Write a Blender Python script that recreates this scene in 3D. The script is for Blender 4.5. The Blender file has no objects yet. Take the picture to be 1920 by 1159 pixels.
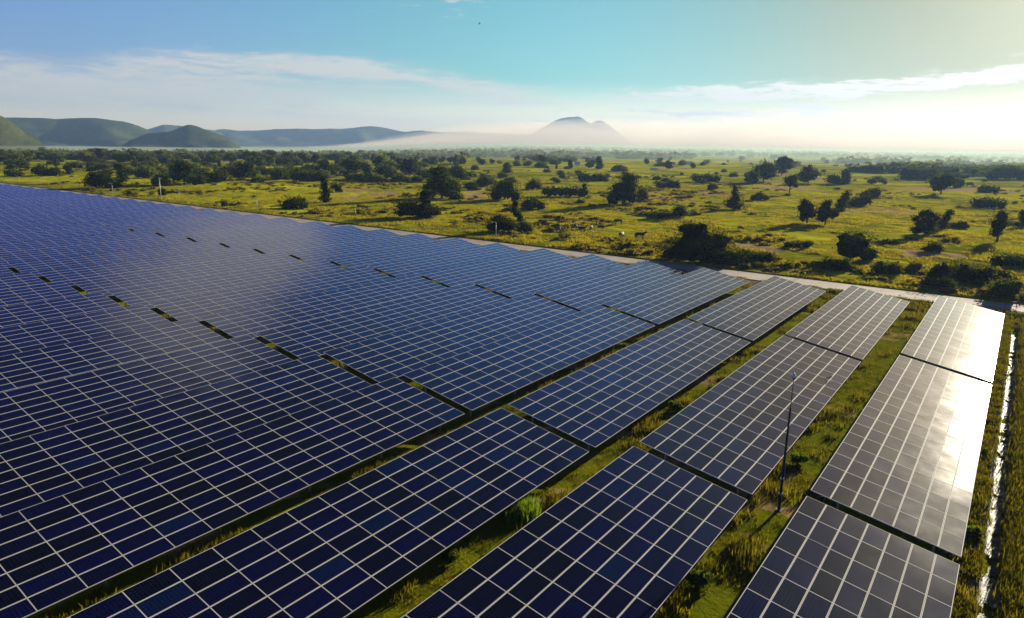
import bpy, math, random
import numpy as np
from mathutils import Vector, Matrix

# ------------------------------------------------------------------ camera, sky, sun, exposure
scene = bpy.context.scene
COL = scene.collection
D2R = math.radians

CAM_H = 19.48
PITCH, ROLL, YAW, FPX = D2R(13.473), D2R(0.912), D2R(-35.913), 1308.34
fw = Vector((math.sin(YAW)*math.cos(PITCH), math.cos(YAW)*math.cos(PITCH), -math.sin(PITCH)))
rt = Vector((math.cos(YAW), -math.sin(YAW), 0.0))
up = rt.cross(fw)
r2 = rt*math.cos(ROLL) + up*math.sin(ROLL)
u2 = -rt*math.sin(ROLL) + up*math.cos(ROLL)
cam_data = bpy.data.cameras.new('camera')
cam = bpy.data.objects.new('camera', cam_data)
COL.objects.link(cam)
m = Matrix((r2, u2, -fw)).transposed().to_4x4()
m.translation = Vector((0, 0, CAM_H))
cam.matrix_world = m
cam_data.sensor_fit = 'HORIZONTAL'
cam_data.sensor_width = 36.0
cam_data.lens = 36.0*FPX/1920.0
cam_data.clip_start = 0.5
cam_data.clip_end = 60000.0
scene.camera = cam

SUN_AZ, SUN_EL = D2R(6.0), D2R(13.0)          # azimuth to the right of the row direction (+Y)
sun_dir = Vector((math.sin(SUN_AZ)*math.cos(SUN_EL), math.cos(SUN_AZ)*math.cos(SUN_EL), math.sin(SUN_EL)))
sun_data = bpy.data.lights.new('sun', 'SUN')
sun_data.energy = 5.0
sun_data.angle = D2R(0.53)
sun_data.color = (1.0, 0.90, 0.68)
sun = bpy.data.objects.new('sun', sun_data)
sun.rotation_euler = sun_dir.to_track_quat('Z', 'Y').to_euler()
sun.location = (30, 60, 60)
COL.objects.link(sun)

scene.view_settings.view_transform = 'Standard'
scene.view_settings.look = 'None'
scene.view_settings.exposure = 1.75
scene.view_settings.gamma = 1.0
scene.view_settings.use_curve_mapping = False
scene.render.engine = 'CYCLES'
try:
    scene.cycles.use_denoising = True
    scene.cycles.denoiser = 'OPENIMAGEDENOISE'
    scene.cycles.denoising_input_passes = 'RGB_ALBEDO_NORMAL'
except Exception:
    pass
scene.cycles.max_bounces = 6
scene.cycles.diffuse_bounces = 2
scene.cycles.glossy_bounces = 3
scene.cycles.transmission_bounces = 3
scene.cycles.volume_bounces = 1
scene.cycles.sample_clamp_indirect = 6.0


class NT:
    """small helper for writing node trees as expressions"""
    def __init__(self, tree):
        self.t = tree
        tree.nodes.clear()
    def n(self, kind, **kw):
        nd = self.t.nodes.new(kind)
        for k, v in kw.items():
            setattr(nd, k, v)
        return nd
    def put(self, sock, v):
        if hasattr(v, 'is_output'):
            self.t.links.new(v, sock)
        elif isinstance(v, (tuple, list)) and sock.type == 'RGBA' and len(v) == 3:
            sock.default_value = (*v, 1.0)
        else:
            sock.default_value = v
    def m(self, op, a, b=None, c=None, clamp=False):
        nd = self.n('ShaderNodeMath', operation=op, use_clamp=clamp)
        self.put(nd.inputs[0], a)
        if b is not None: self.put(nd.inputs[1], b)
        if c is not None: self.put(nd.inputs[2], c)
        return nd.outputs[0]
    def vm(self, op, a, b=None, out=0):
        nd = self.n('ShaderNodeVectorMath', operation=op)
        self.put(nd.inputs[0], a)
        if b is not None: self.put(nd.inputs[1], b)
        return nd.outputs[out]
    def xyz(self, v):
        nd = self.n('ShaderNodeSeparateXYZ'); self.put(nd.inputs[0], v); return nd.outputs
    def comb(self, x, y, z):
        nd = self.n('ShaderNodeCombineXYZ')
        for s, v in zip(nd.inputs, (x, y, z)): self.put(s, v)
        return nd.outputs[0]
    def noise(self, vec, scale, detail=4.0, rough=0.55, dist=0.0, color=False):
        nd = self.n('ShaderNodeTexNoise')
        if vec is not None: self.put(nd.inputs['Vector'], vec)
        nd.inputs['Scale'].default_value = scale
        nd.inputs['Detail'].default_value = detail
        nd.inputs['Roughness'].default_value = rough
        nd.inputs['Distortion'].default_value = dist
        return nd.outputs['Color' if color else 'Fac']
    def step(self, v, a, b, lo=0.0, hi=1.0):
        nd = self.n('ShaderNodeMapRange', interpolation_type='SMOOTHSTEP')
        self.put(nd.inputs[0], v); self.put(nd.inputs[1], a); self.put(nd.inputs[2], b)
        self.put(nd.inputs[3], lo); self.put(nd.inputs[4], hi)
        return nd.outputs[0]
    def mix(self, f, a, b, mode='MIX'):
        nd = self.n('ShaderNodeMix', data_type='RGBA', blend_type=mode)
        self.put(nd.inputs[0], f); self.put(nd.inputs[6], a); self.put(nd.inputs[7], b)
        return nd.outputs[2]
    def attr(self, name, out='Fac'):
        return self.n('ShaderNodeAttribute', attribute_name=name).outputs[out]


# ---- sky: Nishita plus clouds that live in sky directions (azimuth, elevation)
world = bpy.data.worlds.new('World')
scene.world = world
world.use_nodes = True
w = NT(world.node_tree)
sky = w.n('ShaderNodeTexSky', sky_type='NISHITA', sun_disc=False)
sky.sun_elevation = SUN_EL
sky.sun_rotation = SUN_AZ
sky.altitude = 100.0
sky.air_density = 1.0
sky.dust_density = 0.5
sky.ozone_density = 1.6
dirv = w.n('ShaderNodeTexCoord').outputs['Generated']
dx, dy, dz = w.xyz(dirv)
az = w.m('MULTIPLY', w.m('ARCTAN2', dx, dy), 57.2958)
el = w.m('MULTIPLY', w.m('ARCSINE', dz), 57.2958)


def blob(a0, e0, sa, se, rot=0.0):
    da = w.m('SUBTRACT', az, a0); de = w.m('SUBTRACT', el, e0)
    c, s = math.cos(D2R(rot)), math.sin(D2R(rot))
    p = w.m('DIVIDE', w.m('ADD', w.m('MULTIPLY', da, c), w.m('MULTIPLY', de, s)), sa)
    q = w.m('DIVIDE', w.m('SUBTRACT', w.m('MULTIPLY', de, c), w.m('MULTIPLY', da, s)), se)
    return w.m('EXPONENT', w.m('MULTIPLY', w.m('ADD', w.m('MULTIPLY', p, p), w.m('MULTIPLY', q, q)), -1.0))


def total(L):
    r = L[0]
    for k in L[1:]: r = w.m('ADD', r, k)
    return r


# streaky noise in stretched direction coordinates
cvec = w.comb(w.m('MULTIPLY', az, 0.11), w.m('MULTIPLY', el, 0.62), 0.0)
wv = w.noise(cvec, 0.7, 2.0, color=True)
cvec2 = w.vm('ADD', cvec, w.vm('MULTIPLY', w.vm('SUBTRACT', wv, (0.5, 0.5, 0.5)), (0.9, 0.9, 0.0)))
cn = w.noise(cvec2, 1.25, 9.0, 0.60)
cn_f = w.noise(w.comb(w.m('MULTIPLY', az, 0.30), w.m('MULTIPLY', el, 1.9), 3.0), 1.3, 8.0, 0.62, 0.5)
SKY_STRENGTH = 0.05
band = total([blob(-58, 4.2, 16, 1.5, -2), blob(-47, 4.9, 9, 0.75, -6), blob(-37, 3.9, 6, 0.9, -9), blob(-74, 3.0, 11, 1.8), blob(-38, 3.0, 6, 0.35, 0), blob(-60, 2.6, 14, 1.3), blob(-53, 5.5, 9, 0.8, 2)])
band2 = total([blob(-23, 3.7, 9, 0.75, 2), blob(-12, 4.0, 9, 0.9, 3), blob(-20, 2.3, 12, 0.5), blob(-1, 4.9, 7, 0.6, 6), blob(-13.6, 2.6, 1.6, 0.5), blob(12, 5.5, 12, 1.5)])
over = total([blob(-57, 30, 7, 6), blob(-52, 24, 5, 3)])
d1 = w.m('ADD', w.m('MULTIPLY', band, 0.75), w.m('MULTIPLY', w.m('SUBTRACT', cn, 0.5), 1.5))
d2 = w.m('ADD', w.m('MULTIPLY', band2, 0.75), w.m('MULTIPLY', w.m('SUBTRACT', cn_f, 0.5), 2.2))
wisp = w.step(w.m('ADD', cn_f, w.m('MULTIPLY', blob(-40, 10, 5, 1.2), 0.16)), 0.66, 0.85, 0.0, 0.6)
d1f = w.m('ADD', w.m('MULTIPLY', band, 0.62), w.m('ADD', w.m('MULTIPLY', w.m('SUBTRACT', cn_f, 0.5), 2.1), w.m('MULTIPLY', w.m('SUBTRACT', cn, 0.5), 1.2)))
a1 = w.m('ADD', w.step(d1, 0.20, 1.15, 0.0, 0.32), w.step(d1f, 0.42, 1.15, 0.0, 0.55))
a2 = w.m('ADD', w.step(d2, 0.30, 1.0, 0.0, 0.35), w.step(d2, 0.58, 0.86, 0.0, 0.6))
a3 = w.step(w.m('ADD', over, w.m('MULTIPLY', w.m('SUBTRACT', cn, 0.5), 0.9)), 0.10, 1.0, 0.0, 0.95)
a3 = w.m('MULTIPLY', a3, w.step(over, 0.03, 0.35))
alpha = w.m('MAXIMUM', w.m('MAXIMUM', a1, a2), w.m('MAXIMUM', a3, wisp))
alpha = w.m('MULTIPLY', alpha, w.step(dz, 0.0, 0.02))
sundot = w.vm('DOT_PRODUCT', dirv, tuple(sun_dir), out=1)
glow = w.m('POWER', w.m('MAXIMUM', sundot, 0.0), 6.0)
ccol = w.mix(glow, (4.5, 4.35, 3.95), (8.6, 8.0, 6.9))
ccol = w.mix(w.step(el, 12.0, 18.0), ccol, (4.4, 4.4, 5.4))

ang = w.m('MULTIPLY', w.m('ARCCOSINE', w.m('MINIMUM', sundot, 1.0)), 57.2958)
comp = w.vm('DIVIDE', sky.outputs[0], w.vm('ADD', w.vm('MULTIPLY', sky.outputs[0], (0.055, 0.055, 0.055)), (1.0, 1.0, 1.0)))
t1 = w.mix(w.step(ang, 12.0, 42.0), (0.355, 0.44, 0.37), (0.34, 0.74, 0.77))
t2 = w.mix(w.step(ang, 42.0, 78.0), t1, (0.46, 0.64, 1.08))
t3 = w.mix(w.step(el, 10.0, 24.0), (1.0, 1.0, 1.0), (1.08, 1.02, 1.90))
t4 = w.mix(w.step(el, 22.0, 43.0), t3, (0.012, 0.010, 0.08))
t5 = w.mix(w.step(ang, 13.0, 31.0), w.mix(w.step(el, 9.5, 17.0), (1.12, 0.97, 0.82), (1.7, 1.0, 0.74)), t4)
h1 = w.mix(w.step(ang, 18.0, 42.0), (1.25, 1.14, 0.94), (1.75, 1.50, 1.20))
hor = w.mix(w.step(ang, 42.0, 75.0), h1, (1.80, 1.62, 1.62))
t6 = w.mix(w.step(el, 0.8, 5.0), hor, w.mix(1.0, w.mix(1.0, t2, t5, 'MULTIPLY'), (1.12, 1.12, 1.12), 'MULTIPLY'))
tint = w.mix(1.0, comp, t6, 'MULTIPLY')
aur = w.m('EXPONENT', w.m('MULTIPLY', w.m('MULTIPLY', ang, ang), -1.0/60.0))
tint = w.mix(1.0, tint, w.mix(aur, (0.0, 0.0, 0.0), (2.0, 1.55, 1.05)), 'ADD')
skycol = w.mix(alpha, tint, ccol)
w_out = w.n('ShaderNodeOutputWorld')
bg = w.n('ShaderNodeBackground')
w.put(bg.inputs['Color'], skycol)
bg.inputs['Strength'].default_value = SKY_STRENGTH
w.t.links.new(bg.outputs[0], w_out.inputs['Surface'])


# ------------------------------------------------------------------ mesh and naming helpers
def make_mesh(name, verts, faces, mats, mat_idx=None, smooth=False, uv=None, attrs=None):
    """faces: (n,4) or (n,3) int array, or list of lists"""
    me = bpy.data.meshes.new(name)
    if isinstance(faces, np.ndarray):
        nf, k = faces.shape
        verts = np.asarray(verts, dtype=np.float32)
        me.vertices.add(len(verts)); me.vertices.foreach_set('co', verts.ravel())
        me.loops.add(nf*k); me.loops.foreach_set('vertex_index', faces.astype(np.int32).ravel())
        me.polygons.add(nf)
        me.polygons.foreach_set('loop_start', np.arange(0, nf*k, k, dtype=np.int32))
        me.polygons.foreach_set('loop_total', np.full(nf, k, dtype=np.int32))
    else:
        me.from_pydata([tuple(v) for v in verts], [], faces)
        nf = len(faces)
    if mat_idx is not None:
        me.polygons.foreach_set('material_index', np.asarray(mat_idx, dtype=np.int32))
    me.polygons.foreach_set('use_smooth', np.full(nf, bool(smooth)))
    for mt in (mats if isinstance(mats, (list, tuple)) else [mats]):
        me.materials.append(mt)
    if uv is not None:
        lay = me.uv_layers.new(name='UVMap')
        lay.data.foreach_set('uv', np.asarray(uv, dtype=np.float32).ravel())
    if attrs:
        for nm, (dom, vals) in attrs.items():
            a = me.attributes.new(nm, 'FLOAT', dom)
            a.data.foreach_set('value', np.asarray(vals, dtype=np.float32))
    me.update(calc_edges=True)
    return me


def link(name, data, parent=None, loc=(0, 0, 0), rot=(0, 0, 0), scale=(1, 1, 1)):
    o = bpy.data.objects.new(name, data)
    COL.objects.link(o)
    o.location = loc; o.rotation_euler = rot; o.scale = scale
    if parent is not None: o.parent = parent
    return o


def tag(o, label, cat, group=None):
    o['label'] = label; o['category'] = cat
    if group: o['group'] = group
    return o


def thing(name, label, cat, loc=(0, 0, 0), rotz=0.0, group=None):
    o = link(name, None, None, loc, (0, 0, rotz))
    o.empty_display_size = 0.5
    return tag(o, label, cat, group)


class MB:
    """collects boxes, tubes and lathes into one mesh"""
    def __init__(self): self.v = []; self.f = []; self.mi = []
    def add(self, vs, fs, mi=0):
        b = len(self.v); self.v += [tuple(x) for x in vs]
        self.f += [[b+i for i in f] for f in fs]; self.mi += [mi]*len(fs)
    def box(self, x0, x1, y0, y1, z0, z1, mi=0):
        vs = [(x, y, z) for z in (z0, z1) for y in (y0, y1) for x in (x0, x1)]
        self.add(vs, [[0, 2, 3, 1], [4, 5, 7, 6], [0, 1, 5, 4], [2, 6, 7, 3], [0, 4, 6, 2], [1, 3, 7, 5]], mi)
    def tube(self, pts, rads, n=8, mi=0, cap=True):
        pts = [Vector(p) for p in pts]; base = len(self.v); fs = []
        for i, p in enumerate(pts):
            d = (pts[min(i+1, len(pts)-1)] - pts[max(i-1, 0)]).normalized()
            a = d.cross(Vector((0.0, 1.0, 0.0)) if abs(d.y) < 0.9 else Vector((1.0, 0, 0))).normalized(); b = d.cross(a)
            for k in range(n):
                t = 2*math.pi*k/n
                self.v.append(tuple(p + (a*math.cos(t) + b*math.sin(t))*rads[i]))
        for i in range(len(pts)-1):
            for k in range(n):
                fs.append([base+i*n+k, base+i*n+(k+1) % n, base+(i+1)*n+(k+1) % n, base+(i+1)*n+k])
        if cap:
            fs.append([base+k for k in range(n)][::-1]); fs.append([base+(len(pts)-1)*n+k for k in range(n)])
        self.f += fs; self.mi += [mi]*len(fs)
    def mesh(self, name, mats, smooth=False):
        return make_mesh(name, self.v, self.f, mats, self.mi, smooth)


# ------------------------------------------------------------------ materials
def material(name):
    mt = bpy.data.materials.new(name); mt.use_nodes = True
    nt = NT(mt.node_tree)
    out = nt.n('ShaderNodeOutputMaterial')
    return mt, nt, out


def principled(nt, out, color, rough=0.6, metal=0.0, spec=0.5, normal=None):
    p = nt.n('ShaderNodeBsdfPrincipled')
    nt.put(p.inputs['Base Color'], color); nt.put(p.inputs['Roughness'], rough)
    p.inputs['Metallic'].default_value = metal
    p.inputs['Specular IOR Level'].default_value = spec
    if normal is not None: nt.put(p.inputs['Normal'], normal)
    nt.t.links.new(p.outputs[0], out.inputs['Surface'])
    return p


def plain(name, color, rough=0.6, metal=0.0, spec=0.5, var=0.15, scale=3.0):
    mt, nt, out = material(name)
    pos = nt.n('ShaderNodeTexCoord').outputs['Object']
    nz = nt.noise(pos, scale, 5.0)
    c = nt.mix(nz, tuple(x*(1-var) for x in color), tuple(min(1, x*(1+var)) for x in color))
    principled(nt, out, c, rough, metal, spec)
    return mt


def bump(nt, h, dist=0.1, strength=1.0):
    b = nt.n('ShaderNodeBump'); b.inputs['Strength'].default_value = strength
    b.inputs['Distance'].default_value = dist
    nt.put(b.inputs['Height'], h)
    return b.outputs[0]


def leafy(name, c1, c2, trans=0.35, tcol=None):
    mt, nt, out = material(name)
    r = nt.attr('rand')
    oi = nt.n('ShaderNodeObjectInfo').outputs['Random']
    c = nt.mix(r, c1, c2)
    hsv = nt.n('ShaderNodeHueSaturation')
    nt.put(hsv.inputs['Value'], nt.m('MULTIPLY_ADD', oi, 0.5, 0.75))
    nt.put(hsv.inputs['Hue'], nt.m('MULTIPLY_ADD', oi, 0.03, 0.487))
    nt.put(hsv.inputs['Color'], c)
    c = hsv.outputs[0]
    d = nt.n('ShaderNodeBsdfDiffuse'); nt.put(d.inputs[0], c)
    t = nt.n('ShaderNodeBsdfTranslucent')
    nt.put(t.inputs[0], nt.mix(1.0, c, tcol or (1.3, 1.2, 0.5), 'MULTIPLY'))
    ms = nt.n('ShaderNodeMixShader'); ms.inputs[0].default_value = trans
    nt.t.links.new(d.outputs[0], ms.inputs[1]); nt.t.links.new(t.outputs[0], ms.inputs[2])
    nt.t.links.new(ms.outputs[0], out.inputs['Surface'])
    return mt


M = {}
M['steel'] = plain('galvanised steel', (0.36, 0.37, 0.38), 0.45, 0.7)
M['alu'] = plain('anodised frame', (0.42, 0.40, 0.36), 0.75, 0.0, 0.15, 0.06)
M['darkpole'] = plain('dark painted pole', (0.014, 0.014, 0.015), 0.7, 0, 0.2)
M['whitepole'] = plain('pale galvanised pole', (0.34, 0.33, 0.29), 0.5, 0.1)
M['bark'] = plain('bark', (0.07, 0.05, 0.035), 0.9, 0, 0.2, 0.4, 6.0)
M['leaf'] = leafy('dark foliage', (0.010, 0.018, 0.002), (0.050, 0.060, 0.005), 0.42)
M['leaf_soft'] = leafy('pale foliage', (0.045, 0.060, 0.010), (0.10, 0.11, 0.016), 0.40)
M['leaf_yellow'] = leafy('yellow green bamboo foliage', (0.09, 0.105, 0.014), (0.17, 0.17, 0.02), 0.45)  # palest, yellowest leaf tones of the trees and bushes
M['grass'] = leafy('grass blades', (0.022, 0.036, 0.002), (0.175, 0.135, 0.007), 0.45)
M['pasture'] = leafy('pasture blades', (0.11, 0.12, 0.005), (0.36, 0.31, 0.012), 0.5)
M['scrub'] = leafy('dry scrub leaves', (0.08, 0.085, 0.006), (0.24, 0.20, 0.012), 0.45)
M['leaf_mid'] = leafy('sunlit thicket foliage', (0.022, 0.032, 0.004), (0.085, 0.090, 0.008), 0.40)  # sunlight on the thickets is put into these lighter leaf colours
M['weed_bright'] = leafy('bright bush leaves', (0.06, 0.11, 0.008), (0.16, 0.21, 0.02), 0.5)
M['weed'] = leafy('weed leaves', (0.05, 0.09, 0.01), (0.12, 0.16, 0.018), 0.45)


def solar_glass():
    mt, nt, out = material('solar cells under glass')
    uv = nt.n('ShaderNodeUVMap').outputs[0]
    u, v, _ = nt.xyz(uv)                       # 6 x 12 cells
    fu, fv = nt.m('FRACT', u), nt.m('FRACT', v)
    def line(f, wd):
        a = nt.m('ABSOLUTE', nt.m('SUBTRACT', f, 0.5))
        return nt.m('GREATER_THAN', a, 0.5-wd)
    gap = nt.m('MAXIMUM', line(fu, 0.018), line(fv, 0.018))
    bus = nt.m('MULTIPLY', line(nt.m('FRACT', nt.m('MULTIPLY_ADD', u, 3.0, 0.5)), 0.03), 1.0)
    rnd = nt.attr('rand')
    cell = nt.n('ShaderNodeTexWhiteNoise', noise_dimensions='3D')
    nt.put(cell.inputs['Vector'], nt.comb(nt.m('FLOOR', u), nt.m('FLOOR', v), nt.m('MULTIPLY', rnd, 91.0)))
    base = nt.mix(rnd, GLASS_A, GLASS_B)
    base = nt.mix(nt.step(rnd, 0.88, 0.92, 0.0, 0.8), base, (0.0006, 0.0058, 0.034))
    base = nt.mix(nt.m('MULTIPLY', cell.outputs['Value'], 0.35), base, (0.002, 0.005, 0.022))
    c = nt.mix(nt.m('MULTIPLY', gap, 0.05), base, (0.30, 0.34, 0.42))
    c = nt.mix(nt.m('MULTIPLY', bus, 0.03), c, (0.40, 0.42, 0.46))
    pos = nt.n('ShaderNodeNewGeometry').outputs['Position']
    dust = nt.noise(pos, 0.35, 5.0, 0.6)
    rough = nt.m('MULTIPLY_ADD', dust, 0.16, 0.36)
    p = principled(nt, out, c, rough, 0.0, 0.0005)
    p.inputs['IOR'].default_value = 1.5
    p.inputs['Coat Weight'].default_value = 1.0
    p.inputs['Coat IOR'].default_value = 1.42
    nt.put(p.inputs['Coat Roughness'], nt.m('MULTIPLY_ADD', dust, 0.10, 0.035))
    return mt


GLASS_A, GLASS_B = (0.0008, 0.0004, 0.005), (0.0008, 0.0006, 0.026)
M['glass'] = solar_glass()


def ground_material():
    mt, nt, out = material('pasture and soil')
    pos = nt.n('ShaderNodeNewGeometry').outputs['Position']
    bare = nt.attr('bare')
    green = nt.attr('green')
    n1 = nt.noise(pos, 0.035, 6.0, 0.6)
    n2 = nt.noise(pos, 0.35, 6.0, 0.65)
    n3 = nt.noise(pos, 3.0, 5.0, 0.7)
    n4 = nt.noise(pos, 0.0045, 5.0, 0.6)
    c = nt.mix(nt.step(n1, 0.40, 0.68), G_DARK, G_LIGHT)
    c = nt.mix(nt.step(n2, 0.42, 0.70, 0.0, 0.6), c, G_DRY)
    c = nt.mix(nt.step(n3, 0.45, 0.75, 0.0, 0.55), c, G_DEEP)
    c = nt.mix(nt.step(n4, 0.50, 0.62, 0.0, 0.5), c, G_LIGHT)
    c = nt.mix(green, c, G_LUSH)
    soil = nt.mix(n3, (0.22, 0.14, 0.05), (0.36, 0.25, 0.12))
    f = nt.step(nt.m('ADD', bare, nt.m('MULTIPLY', nt.m('SUBTRACT', n2, 0.5), 0.9)), 0.40, 0.62)
    c = nt.mix(f, c, soil)
    nb = nt.m('ADD', nt.m('MULTIPLY', nt.noise(pos, 1.6, 6.0, 0.7), 1.0), nt.m('MULTIPLY', n3, 0.5))
    principled(nt, out, c, 1.0, 0, 0.0, bump(nt, nb, 0.30, 0.6))
    return mt


G_DARK, G_LIGHT, G_DRY, G_DEEP, G_LUSH = (0.13, 0.15, 0.003), (0.42, 0.42, 0.004), (0.40, 0.29, 0.018), (0.08, 0.09, 0.003), (0.07, 0.085, 0.003)
M['ground'] = ground_material()


def road_material():
    mt, nt, out = material('concrete road')
    pos = nt.n('ShaderNodeNewGeometry').outputs['Position']
    x, y, z = nt.xyz(pos)
    n1 = nt.noise(pos, 0.15, 5.0, 0.6); n2 = nt.noise(pos, 4.0, 5.0, 0.7)
    c = nt.mix(n1, (0.22, 0.175, 0.14), (0.32, 0.265, 0.21))
    c = nt.mix(nt.m('MULTIPLY', n2, 0.35), c, (0.24, 0.19, 0.15))
    ln = nt.m('GREATER_THAN', nt.m('ABSOLUTE', nt.m('SUBTRACT', nt.m('FRACT', nt.m('DIVIDE', x, 5.0)), 0.5)), 0.494)
    c = nt.mix(nt.m('MULTIPLY', ln, 0.75), c, (0.06, 0.05, 0.04))
    st = nt.step(nt.noise(pos, 0.30, 6.0, 0.65), 0.44, 0.66, 0.0, 0.75)
    c = nt.mix(st, c, (0.16, 0.12, 0.09))
    principled(nt, out, c, 0.9, 0, 0.2, bump(nt, n2, 0.02))
    return mt


M['road'] = road_material()


def liner_material():
    mt, nt, out = material('crumpled plastic sheet')
    pos = nt.n('ShaderNodeNewGeometry').outputs['Position']
    n1 = nt.noise(pos, 1.3, 6.0, 0.65); n2 = nt.noise(pos, 6.0, 6.0, 0.7, 0.6)
    c = nt.mix(nt.step(n1, 0.36, 0.58), (0.26, 0.24, 0.22), (0.05, 0.055, 0.06))
    c = nt.mix(nt.step(n2, 0.58, 0.70, 0.0, 0.75), c, (0.10, 0.075, 0.045))
    principled(nt, out, c, 0.55, 0, 0.3, bump(nt, n2, 0.12))
    return mt


M['liner'] = liner_material()


def hill_material(name, c1, c2, sc):
    mt, nt, out = material(name)
    pos = nt.n('ShaderNodeNewGeometry').outputs['Position']
    n1 = nt.noise(pos, 0.004*sc, 8.0, 0.65); n2 = nt.noise(pos, 0.07*sc, 7.0, 0.8)
    c = nt.mix(nt.step(n1, 0.35, 0.65), c1, c2)
    c = nt.mix(nt.step(n2, 0.4, 0.7, 0, 0.7), c, tuple(x*0.35 for x in c1))
    principled(nt, out, c, 1.0, 0, 0.05, bump(nt, n2, 14.0))
    return mt


M['hill'] = hill_material('wooded hill', (0.028, 0.045, 0.012), (0.11, 0.125, 0.032), 2.0)

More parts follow.
